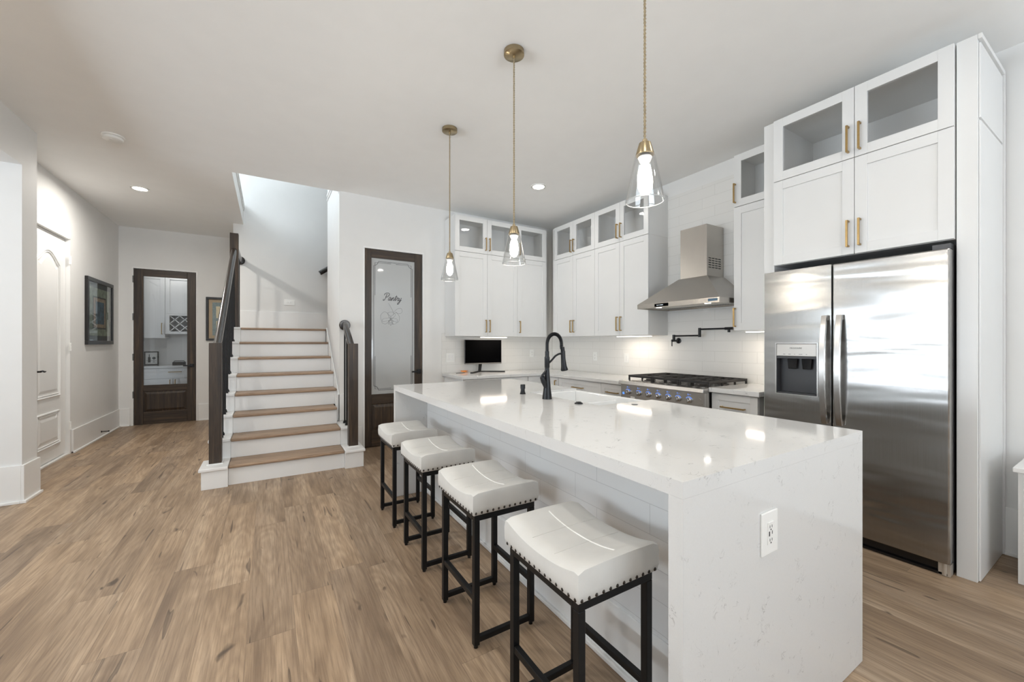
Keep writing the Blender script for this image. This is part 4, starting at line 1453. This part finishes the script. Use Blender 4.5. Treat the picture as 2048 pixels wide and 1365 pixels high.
for kk, yy in enumerate((2.823, 2.690, 2.573, 2.461, 2.352, 2.248, 2.141)):
    kn = obj('knob', MB().lathe([(0.026, 0), (0.026, -0.008), (0.020, -0.012), (0.019, -0.034), (0.016, -0.038)], (3.0845, yy, 0.777), 22, 'x').box(3.043, 3.062, yy - 0.006, yy + 0.006, 0.757, 0.797), STEEL, t, smooth=40)
    kl = MB()
    for q in range(10):
        a0, a1 = math.radians(25 + q * 13), math.radians(25 + (q + 1) * 13)
        kl.tube([(3.083, yy + 0.0305 * math.cos(a0), 0.777 + 0.0305 * math.sin(a0)), (3.083, yy + 0.0305 * math.cos(a1), 0.777 + 0.0305 * math.sin(a1))], 0.0017, 5)
    kl.box(3.0832, 3.0848, yy + 0.006, yy + 0.010, 0.821, 0.833)
    kl.box(3.0832, 3.0848, yy - 0.020, yy + 0.001, 0.826, 0.8275)
    obj('knob_light', kl, BLUELED, kn)
gw = (RY1 - RY0 - 0.03) / 3
for g in range(3):
    ya_, yb_ = RY0 + 0.015 + g * gw + 0.002, RY0 + 0.015 + (g + 1) * gw - 0.002
    m = MB()
    xA, xB = 3.175, 3.765
    zg0, zg1 = 0.920, 0.942
    b = 0.015
    for yy in (ya_, yb_ - b):
        m.box(xA, xB, yy, yy + b, zg0, zg1)
    for xx in (xA, (xA + xB) / 2 - b / 2, xB - b):
        m.box(xx, xx + b, ya_ + b, yb_ - b, zg0, zg1)
    ym = (ya_ + yb_) / 2
    for xc in (xA + (xB - xA) * 0.25, xA + (xB - xA) * 0.75):
        for s in (-1, 1):
            m.box(xc - 0.006, xc + 0.006, ym + s * 0.03, (yb_ - b) if s > 0 else (ya_ + b), zg0, zg1)
            m.box(min(xc + s * 0.03, xc + s * 0.135), max(xc + s * 0.03, xc + s * 0.135), ym - 0.006, ym + 0.006, zg0, zg1)
            for q in (-1, 1):
                yq = ym + q * 0.075
                m.box(min(xc + s * 0.05, xc + s * 0.135), max(xc + s * 0.05, xc + s * 0.135), yq - 0.005, yq + 0.005, zg0, zg1)
    for xx in (xA, xA + (xB - xA) * 0.33, xA + (xB - xA) * 0.66, xB - 0.016):
        for yy in (ya_, yb_ - 0.014):
            m.box(xx, xx + 0.016, yy, yy + 0.014, 0.8845, zg0)
    obj('grate', m, CASTI, t, 0.002)
    for xc in (xA + (xB - xA) * 0.25, xA + (xB - xA) * 0.75):
        obj('burner', MB().lathe([(0.055, 0), (0.05, 0.006), (0.035, 0.008), (0.035, 0.016), (0.03, 0.019)], (xc, ym, 0.8845), 22), CASTI, t, smooth=40)

# ------------------------------------------------------------------ range hood
t = thing('range_hood', 'stainless chimney range hood mounted on the tiled wall above the range', 'hood', (3.55, 2.45, 1.62))
hx0, hx1, hy0, hy1 = 3.29, 3.789, 1.992, 2.884
zr0, zr1 = 1.622, 1.668
m = MB().box(hx0, hx0 + 0.012, hy0, hy1, zr0, zr1).box(hx1 - 0.02, hx1, hy0, hy1, zr0, zr1).box(hx0 + 0.012, hx1 - 0.02, hy0, hy0 + 0.012, zr0, zr1).box(hx0 + 0.012, hx1 - 0.02, hy1 - 0.012, hy1, zr0, zr1)
rim = obj('rim', m, STEELH, t, 0.001)
ch = (3.515, hx1, 2.252, 2.535)
m = MB().loft([[(hx0, hy0, zr1), (hx1, hy0, zr1), (hx1, hy1, zr1), (hx0, hy1, zr1)],
               [(ch[0] - 0.01, ch[2] - 0.012, 1.905), (hx1, ch[2] - 0.012, 1.905), (hx1, ch[3] + 0.012, 1.905), (ch[0] - 0.01, ch[3] + 0.012, 1.905)]])
obj('canopy', m, STEELH, t)
chm = obj('chimney', MB().box(ch[0], hx1, ch[2], ch[3], 1.9053, 2.395), STEELH, t, 0.002)
m = MB()
for i in range(4):
    for j in range(5):
        xx = 3.545 + i * 0.052
        zz = 1.985 + j * 0.022
        m.box(xx, xx + 0.038, ch[2] - 0.0012, ch[2] - 0.0003, zz, zz + 0.008)
obj('vent_slots', m, DARKIN, chm)
obj('filter_panel', MB().box(hx0 + 0.0125, hx1 - 0.021, hy0 + 0.0125, hy1 - 0.0125, zr0 + 0.012, zr0 + 0.018), FILTERM, t)
m = MB()
for i in range(30):
    yy = hy0 + 0.06 + i * 0.026
    m.box(3.62, 3.72, yy, yy + 0.010, zr0 + 0.0108, zr0 + 0.0119)
obj('filter_slots', m, DARKGREY, t)
cpp = obj('control_panel', MB().box(hx0 - 0.002, hx0 - 0.0003, 2.505, 2.665, zr0 + 0.008, zr1 - 0.008), SCREEN, t)
m = MB()
for yy in (2.632, 2.612):
    m.box(hx0 - 0.003, hx0 - 0.0021, yy - 0.003, yy + 0.003, 1.642, 1.648)
m.box(hx0 - 0.003, hx0 - 0.0021, 2.565, 2.598, 1.643, 1.6465)
obj('indicator_light', m, WHITELED, cpp)
obj('badge', MB().box(hx0 - 0.0015, hx0 - 0.0003, 2.010, 2.095, zr0 + 0.014, zr1 - 0.010), plain('badge_blue', (0.06, 0.13, 0.20), 0.3), t)
for yy in (2.70, 2.17):
    obj('hood_lamp', MB().lathe([(0.026, 0), (0.026, -0.004)], (3.40, yy, zr0 + 0.0118), 18), LAMPON, t)

# pot filler
t = thing('pot_filler', 'black folding pot filler on the tile between the hood and the range', 'faucet', (XR - 0.008, 2.75, 1.29))
xw = XR - 0.0085
obj('wall_flange', MB().lathe([(0.030, 0), (0.030, -0.008), (0.022, -0.012)], (xw, 2.752, 1.294), 22, 'x'), BLACKM, t, smooth=40)
obj('valve_body', MB().cyl((xw - 0.105, 2.752, 1.294), 0.012, 0.094, 16, 'x').cyl((xw - 0.085, 2.752, 1.290), 0.015, 0.068, 16), BLACKM, t, smooth=40)
obj('lever_handle', MB().tube([(xw - 0.105, 2.752, 1.294), (xw - 0.115, 2.752, 1.294)], 0.013, 14).tube([(xw - 0.116, 2.752, 1.308), (xw - 0.116, 2.752, 1.235)], 0.0055, 10), BLACKM, t, smooth=40)
xa_ = xw - 0.085
obj('lower_arm', MB().tube([(xa_, 2.752, 1.345), (xa_, 2.452, 1.345)], 0.0085, 14), BLACKM, t, smooth=40)
obj('elbow', MB().cyl((xa_, 2.452, 1.330), 0.014, 0.092, 16), BLACKM, t, smooth=40)
obj('upper_arm', MB().tube([(xa_, 2.452, 1.408), (xa_, 2.17, 1.408)], 0.0085, 14), BLACKM, t, smooth=40)
obj('spout', MB().tube([(xa_, 2.19, 1.408), (xa_, 2.115, 1.408)], 0.013, 14).tube([(xa_, 2.152, 1.40), (xa_, 2.152, 1.372)], 0.012, 14), BLACKM, t, smooth=40)

# ------------------------------------------------------------------ monitor and cables
t = thing('monitor', 'black computer monitor on a V-shaped stand on the back counter', 'monitor', (2.50, 4.90, 0.8685))
my = 4.885
obj('display', MB().box(2.236, 2.800, my, my + 0.022, 0.998, 1.314), DARKGREY, t, 0.002)
obj('screen', MB().box(2.242, 2.794, my - 0.0012, my - 0.0002, 1.000, 1.309), SCREEN, t)
obj('chin', MB().box(2.236, 2.800, my - 0.002, my + 0.022, 0.982, 0.9975), plain('chin_grey', (0.15, 0.14, 0.13), 0.35), t, 0.002)
obj('stand_neck', MB().prism([(2.445, 0.878), (2.485, 0.878), (2.500, 0.990), (2.455, 0.990)], 0.018, 'y', my + 0.012), IRON, t, 0.002)
obj('stand_foot', MB().tube([(2.272, my - 0.125, 0.8745), (2.462, my + 0.035, 0.879), (2.80, my - 0.095, 0.8745)], 1, prof=[(-0.018, -0.0058), (0.018, -0.0058), (0.014, 0.008), (-0.014, 0.008)], up=(0, 0, 1)), IRON, t)
cb = []
for k in range(90):
    a = k * 0.42
    cb.append((2.255 + 0.055 * math.cos(a) * (0.6 + 0.4 * math.sin(a * 0.31)), 4.945 + 0.022 * math.sin(a), 0.874 + 0.022 * abs(math.sin(a * 0.23 + 0.5))))
tag(obj('cable', MB().tube(cb, 0.0042, 6), ORANGE, smooth=60), 'tangled orange cable on the counter behind the monitor stand', 'cable')
tag(obj('cable', MB().tube([(2.10, 4.86, 0.8715), (2.15, 4.885, 0.8725), (2.20, 4.90, 0.8725), (2.245, 4.908, 0.8725)], 0.0026, 6), IRON, smooth=60), 'thin dark cable end lying on the counter below the double switch', 'cable')


# ------------------------------------------------------------------ pendants
def pendant(x, y, zbot, label, r_top=0.046, r_bot=0.072):
    """glass bottom at zbot"""
    t = thing('pendant_light', label, 'pendant light', (x, y, CEIL), 'glass pendants over the island')
    zs = zbot + 0.175
    obj('canopy', MB().lathe([(0.062, -0.0005), (0.062, -0.025), (0.058, -0.028)], (x, y, CEIL), 32).cyl((x, y, CEIL - 0.045), 0.009, 0.018, 14), BRASS, t, smooth=40)
    zc0, zc1 = zs + 0.052, CEIL - 0.044
    m = MB()
    nt_ = int((zc1 - zc0) / 0.004)
    for ph in (0, PI):
        m.tube([(x + 0.0026 * math.cos(ph + k * 0.9), y + 0.0026 * math.sin(ph + k * 0.9), zc0 + (zc1 - zc0) * k / nt_) for k in range(nt_ + 1)], 0.0030, 5)
    obj('cord', m, CORDM, t, smooth=60)
    obj('socket_cap', MB().lathe([(0.034, 0.0), (0.034, 0.004), (0.022, 0.046), (0.017, 0.047), (0.009, 0.049), (0.009, 0.060)], (x, y, zs + 0.001), 28), BRASS, t, smooth=35)
    sh = MB()
    P = [(0.0355, zs), (0.0375, zs - 0.004), (r_bot, zbot + 0.002), (r_bot + 0.001, zbot), (r_bot - 0.003, zbot + 0.0005), (0.0345, zs - 0.006), (0.033, zs - 0.0025)]
    sh.lathe([(r, z) for r, z in P], (x, y, 0), 40, caps=False)
    obj('shade', sh, SHADEG, t, smooth=50)
    obj('shade_rim', MB().tube([(x + (r_bot - 0.001) * math.cos(2 * PI * k / 40), y + (r_bot - 0.001) * math.sin(2 * PI * k / 40), zbot - 0.0016) for k in range(41)], 0.0016, 6), RIMG, t, smooth=60)
    obj('bulb_collar', MB().lathe([(0.020, -0.001), (0.026, -0.008), (0.020, -0.022), (0.014, -0.030)], (x, y, zs), 20), WPLASTIC, t, smooth=50)
    obj('bulb', MB().lathe([(0.012, 0.0), (0.019, -0.010), (0.024, -0.030), (0.0265, -0.060), (0.024, -0.085), (0.015, -0.101), (0.005, -0.106)], (x, y, zs - 0.031), 20), BULB, t, smooth=60)
    return t


pendant(1.277, 3.089, 1.792, 'glass cone pendant with brass cap hanging over the pantry end of the island')
pendant(1.272, 2.066, 1.755, 'middle glass cone pendant with brass cap, hanging over the faucet')
pendant(1.232, 1.043, 1.815, 'glass cone pendant with brass cap over the outlet end of the island')


# ------------------------------------------------------------------ ceiling fittings
def recessed(x, y, label, pw=7, z=CEIL):
    t = thing('recessed_light', label, 'ceiling light', (x, y, z), 'recessed lights')
    obj('trim_ring', MB().lathe([(0.066, -0.008), (0.072, -0.0005), (0.088, -0.0005), (0.086, -0.006)], (x, y, z), 32, caps=False), WPLASTIC, t, smooth=40)
    obj('lens', MB().lathe([(0.064, -0.002), (0.064, -0.006)], (x, y, z), 28), LAMPON, t)
    downlight_lamp(x, y, pw, z - 0.012)


recessed(-1.265, 6.128, 'lit recessed ceiling light in the hall near the stair opening', 19)
recessed(2.606, 3.703, 'lit recessed ceiling light in front of the corner cabinets', 5)
recessed(0.3, 0.2, 'lit recessed ceiling light beside the outlet end of the island')
recessed(2.3, 0.2, 'added recessed downlight brightening the refrigerator end', 4)  # unseen lamp, added to lift the floor and panels by the refrigerator
recessed(-0.5, 1.5, 'added recessed downlight brightening the open floor beside the stools', 8)  # out-of-view lamp added to brighten risers, floor and stools
recessed(-1.15, 2.9, 'added recessed downlight brightening the floor before the stairs', 12)  # added just above the view to light the stairs and hall front
recessed(-0.4, -1.8, 'lit recessed ceiling light in the living room')
recessed(2.2, -1.8, 'lit recessed ceiling light in the living room near the windows')
recessed(-1.4, 8.9, 'lit recessed ceiling light behind the glass hall door', 2.5, 2.75)
t = thing('smoke_detector', 'round white smoke detector on the ceiling near the hall', 'smoke detector', (-1.142, 4.696, CEIL))
obj('mount_plate', MB().lathe([(0.075, -0.0005), (0.075, -0.010), (0.070, -0.012)], (-1.142, 4.696, CEIL), 32), WPLASTIC, t, smooth=40)
obj('sensor_cap', MB().lathe([(0.060, -0.0125), (0.066, -0.018), (0.066, -0.034), (0.058, -0.040)], (-1.142, 4.696, CEIL), 32), WPLASTIC, t, smooth=40)
obj('test_button', MB().lathe([(0.012, -0.0403), (0.012, -0.043)], (-1.150, 4.670, CEIL), 16), TRIM, t)


# ------------------------------------------------------------------ pictures
def rect_x(y0, y1, z0, z1, x0, x1):
    return MB().box(x0, x1, y0, y1, z0, z1)


def ring_frame(kind, a0, a1, z0, z1, f0, f1, w_):
    m = MB()
    for (p, q, r, s) in ((a0, a1, z0, z0 + w_), (a0, a1, z1 - w_, z1), (a0, a0 + w_, z0 + w_, z1 - w_), (a1 - w_, a1, z0 + w_, z1 - w_)):
        if kind == 'x':
            m.box(f0, f1, p, q, r, s)
        else:
            m.box(p, q, f0, f1, r, s)
    return m


t = thing('framed_picture', 'large black framed abstract picture in green and blue on the hall side wall', 'picture', (XH, 7.42, 1.25))
a0, a1, z0, z1 = 6.945, 7.900, 1.250, 2.105
obj('frame', ring_frame('x', a0, a1, z0, z1, XH + 0.0005, XH + 0.032, 0.050), FRAMEB, t, 0.004)
obj('mat_board', rect_x(a0 + 0.05, a1 - 0.05, z0 + 0.05, z1 - 0.05, XH + 0.001, XH + 0.010), MAT_BG, t)
obj('print', rect_x(a0 + 0.085, a1 - 0.085, z0 + 0.115, z1 - 0.115, XH + 0.0102, XH + 0.012), ART_G, t)
obj('print_border', rect_x(a0 + 0.225, a1 - 0.245, z0 + 0.205, z1 - 0.225, XH + 0.0122, XH + 0.013), ART_D, t)
obj('print_inner', rect_x(a0 + 0.25, a1 - 0.27, z0 + 0.225, z1 - 0.245, XH + 0.0132, XH + 0.014), ART_T, t)
obj('print_centre', rect_x(a0 + 0.32, a1 - 0.33, z0 + 0.27, z1 - 0.29, XH + 0.0142, XH + 0.015), ART_B, t)
obj('glazing', rect_x(a0 + 0.05, a1 - 0.05, z0 + 0.05, z1 - 0.05, XH + 0.020, XH + 0.022), GLASS, t)
t = thing('framed_picture', 'small black framed picture with cream squares behind the stair handrail', 'picture', (-0.69, YH, 1.31))
a0, a1, z0, z1 = -0.889, -0.480, 1.310, 2.030
obj('frame', ring_frame('y', a0, a1, z0, z1, YH - 0.030, YH - 0.0005, 0.036), FRAMEB, t, 0.003)
obj('mat_board', MB().box(a0 + 0.036, a1 - 0.036, YH - 0.010, YH - 0.001, z0 + 0.036, z1 - 0.036), MAT_TAN, t)
obj('print', MB().box(a0 + 0.085, a1 - 0.085, YH - 0.012, YH - 0.0102, z0 + 0.085, z1 - 0.085), ART_BG, t)
for zz in (z0 + 0.13, z0 + 0.375):
    obj('print_square', MB().box(a0 + 0.135, a1 - 0.125, YH - 0.0135, YH - 0.0122, zz, zz + 0.195), ART_CR, t)

# door stop on the hall baseboard
t = thing('door_stop', 'small dark spring door stop on the hall baseboard', 'door stop', (XH + 0.02, 7.45, 0.075))
sp = [(XH + 0.024 + 0.0008 * k, 7.449 + 0.006 * math.cos(k * 0.9), 0.078 + 0.006 * math.sin(k * 0.9)) for k in range(80)]
obj('spring', MB().tube(sp, 0.0022, 5), IRON, t)
obj('base', MB().cyl((XH + 0.0185, 7.449, 0.078), 0.012, 0.006, 14, 'x'), IRON, t)
obj('tip', MB().cyl((XH + 0.086, 7.449, 0.078), 0.009, 0.012, 14, 'x'), IRON, t)

# white low cabinet at the picture edge
t = thing('console', 'low white console cabinet against the wall past the refrigerator', 'cabinet', (3.6, 0.0, 0))
obj('body', MB().box(3.372, 3.775, -0.80, 0.410, 0.001, 0.588), TRIM, t, 0.002)
obj('top', MB().box(3.350, 3.780, -0.82, 0.425, 0.5885, 0.615), TRIM, t, 0.004)
for yy in (-0.78, -0.18):
    obj('door', MB().box(3.352, 3.3715, yy, yy + 0.57, 0.03, 0.575), TRIM, t, 0.002)

# ------------------------------------------------------------------ butler's pantry behind the glass hall door
struct('wall_butler_back', MB().box(-3.0, 0.0, 9.47, 9.57, 0, 2.75), WALL)
struct('wall_butler_left', MB().box(-2.7, -2.6, 8.37, 9.47, 0, 2.75), WALL)
struct('wall_butler_right', MB().box(-0.4, -0.3, 8.37, 9.47, 0, 2.75), WALL)
FU = Fr('b', 9.14)
cabinet(FU, 'wall_cabinet', 'white upper cabinet with a gold handle seen through the glass hall door', -2.2, -1.56, 1.355, 2.45, 0.32, [(-2.2, -1.56, ('v', -1.60, 1.42, 1.62))])
t = thing('wine_rack', 'white cabinet over a lattice wine rack seen through the glass hall door', 'wine rack', (-1.15, 9.3, 1.43))
obj('cabinet_body', MB().box(-1.558, -0.75, 9.161, 9.46, 1.79, 2.45), CAB, t)
shaker(FU, t, -1.558, -1.155, 1.79, 2.45)
shaker(FU, t, -1.155, -0.752, 1.79, 2.45)
m = MB().box(-1.558, -1.50, 9.14, 9.46, 1.43, 1.789).box(-0.80, -0.75, 9.14, 9.46, 1.43, 1.789).box(-1.50, -0.80, 9.14, 9.46, 1.43, 1.475).box(-1.50, -0.80, 9.14, 9.46, 1.755, 1.789).box(-1.50, -0.80, 9.45, 9.46, 1.475, 1.755)
obj('rack_frame', m, CAB, t)
m = MB()
for i in range(-3, 7):
    xx = -1.50 + i * 0.14
    for s in (1, -1):
        a = (xx, 1.475) if s > 0 else (xx + 0.28, 1.475)
        b_ = (xx + 0.28, 1.755) if s > 0 else (xx, 1.755)
        pts = []
        for p in (a, b_):
            pts.append(p)
        # clip to the frame
        (ax, az), (bx_, bz) = pts
        lo, hi = -1.50, -0.80
        def at(x):
            return az + (bz - az) * (x - ax) / (bx_ - ax)
        q = sorted(((ax, az), (bx_, bz)))
        l_, r_ = max(lo, q[0][0]), min(hi, q[1][0])
        if r_ - l_ < 0.02:
            continue
        m.tube([(l_, 9.30, at(l_)), (r_, 9.30, at(r_))], 1, prof=[(-0.14, -0.006), (0.14, -0.006), (0.14, 0.006), (-0.14, 0.006)], up=(0, 0, 1))
obj('lattice', m, CAB, t)
FU2 = Fr('b', 8.93)
t = base_cab(FU2, 'white base cabinet with a long drawer seen through the glass hall door', -2.3, -0.6, 0.842, 0.53,
             [(-1.90, -1.20, 0.66, 0.836, 'drawer', ('h', -1.48, -1.30, 0.77)), (-1.90, -1.42, 0.105, 0.656, 'door', ('v', -1.455, 0.50, 0.64)), (-1.42, -0.94, 0.105, 0.656, 'door', ('v', -1.385, 0.50, 0.64))])
tag(obj('worktop', MB().box(-2.3, -0.6, 8.90, 9.465, 0.8425, 0.878), QUARTZ, bevel=0.003), 'white worktop behind the glass hall door', 'worktop')
t = thing('framed_picture', 'small framed wine picture standing on the worktop behind the glass hall door', 'picture', (-1.79, 9.40, 0.8785))
obj('frame', ring_frame('y', -1.885, -1.690, 0.879, 1.120, 9.39, 9.41, 0.016), FRAMEB, t)
obj('print', MB().box(-1.869, -1.706, 9.400, 9.408, 0.895, 1.104), PAPER, t)
m = MB().box(-1.835, -1.800, 9.3985, 9.3998, 0.925, 1.02).box(-1.823, -1.812, 9.3985, 9.3998, 1.02, 1.07)
m.lathe([(0.004, -0.0), (0.024, 0.0012)], (-1.755, 9.3985, 1.0), 14, 'y').box(-1.757, -1.753, 9.3985, 9.3998, 0.93, 0.985).box(-1.772, -1.738, 9.3985, 9.3998, 0.925, 0.931).box(-1.86, -1.72, 9.3985, 9.3998, 0.955, 0.959)
obj('drawing', m, ART_D, t)
tag(obj('bottle', MB().lathe([(0.037, 0), (0.038, 0.004), (0.038, 0.17), (0.030, 0.20), (0.014, 0.225), (0.013, 0.30)], (-1.195, 9.20, 0.8785), 24), BLACKG, smooth=50), 'dark wine bottle on the worktop behind the glass hall door', 'bottle')
t = thing('tray', 'small black tray on the worktop behind the glass hall door', 'tray', (-1.38, 9.2, 0.8785))
obj('tray_body', MB().box(-1.46, -1.29, 9.14, 9.27, 0.8785, 0.89).box(-1.46, -1.45, 9.14, 9.27, 0.89, 0.93).box(-1.30, -1.29, 9.14, 9.27, 0.89, 0.93).box(-1.45, -1.30, 9.14, 9.15, 0.89, 0.93).box(-1.45, -1.30, 9.26, 9.27, 0.89, 0.93), IRON, t)
obj('handle', MB().tube([(-1.455, 9.205, 0.925), (-1.44, 9.205, 0.95), (-1.31, 9.205, 0.95), (-1.295, 9.205, 0.925)], 0.006, 8), IRON, t)
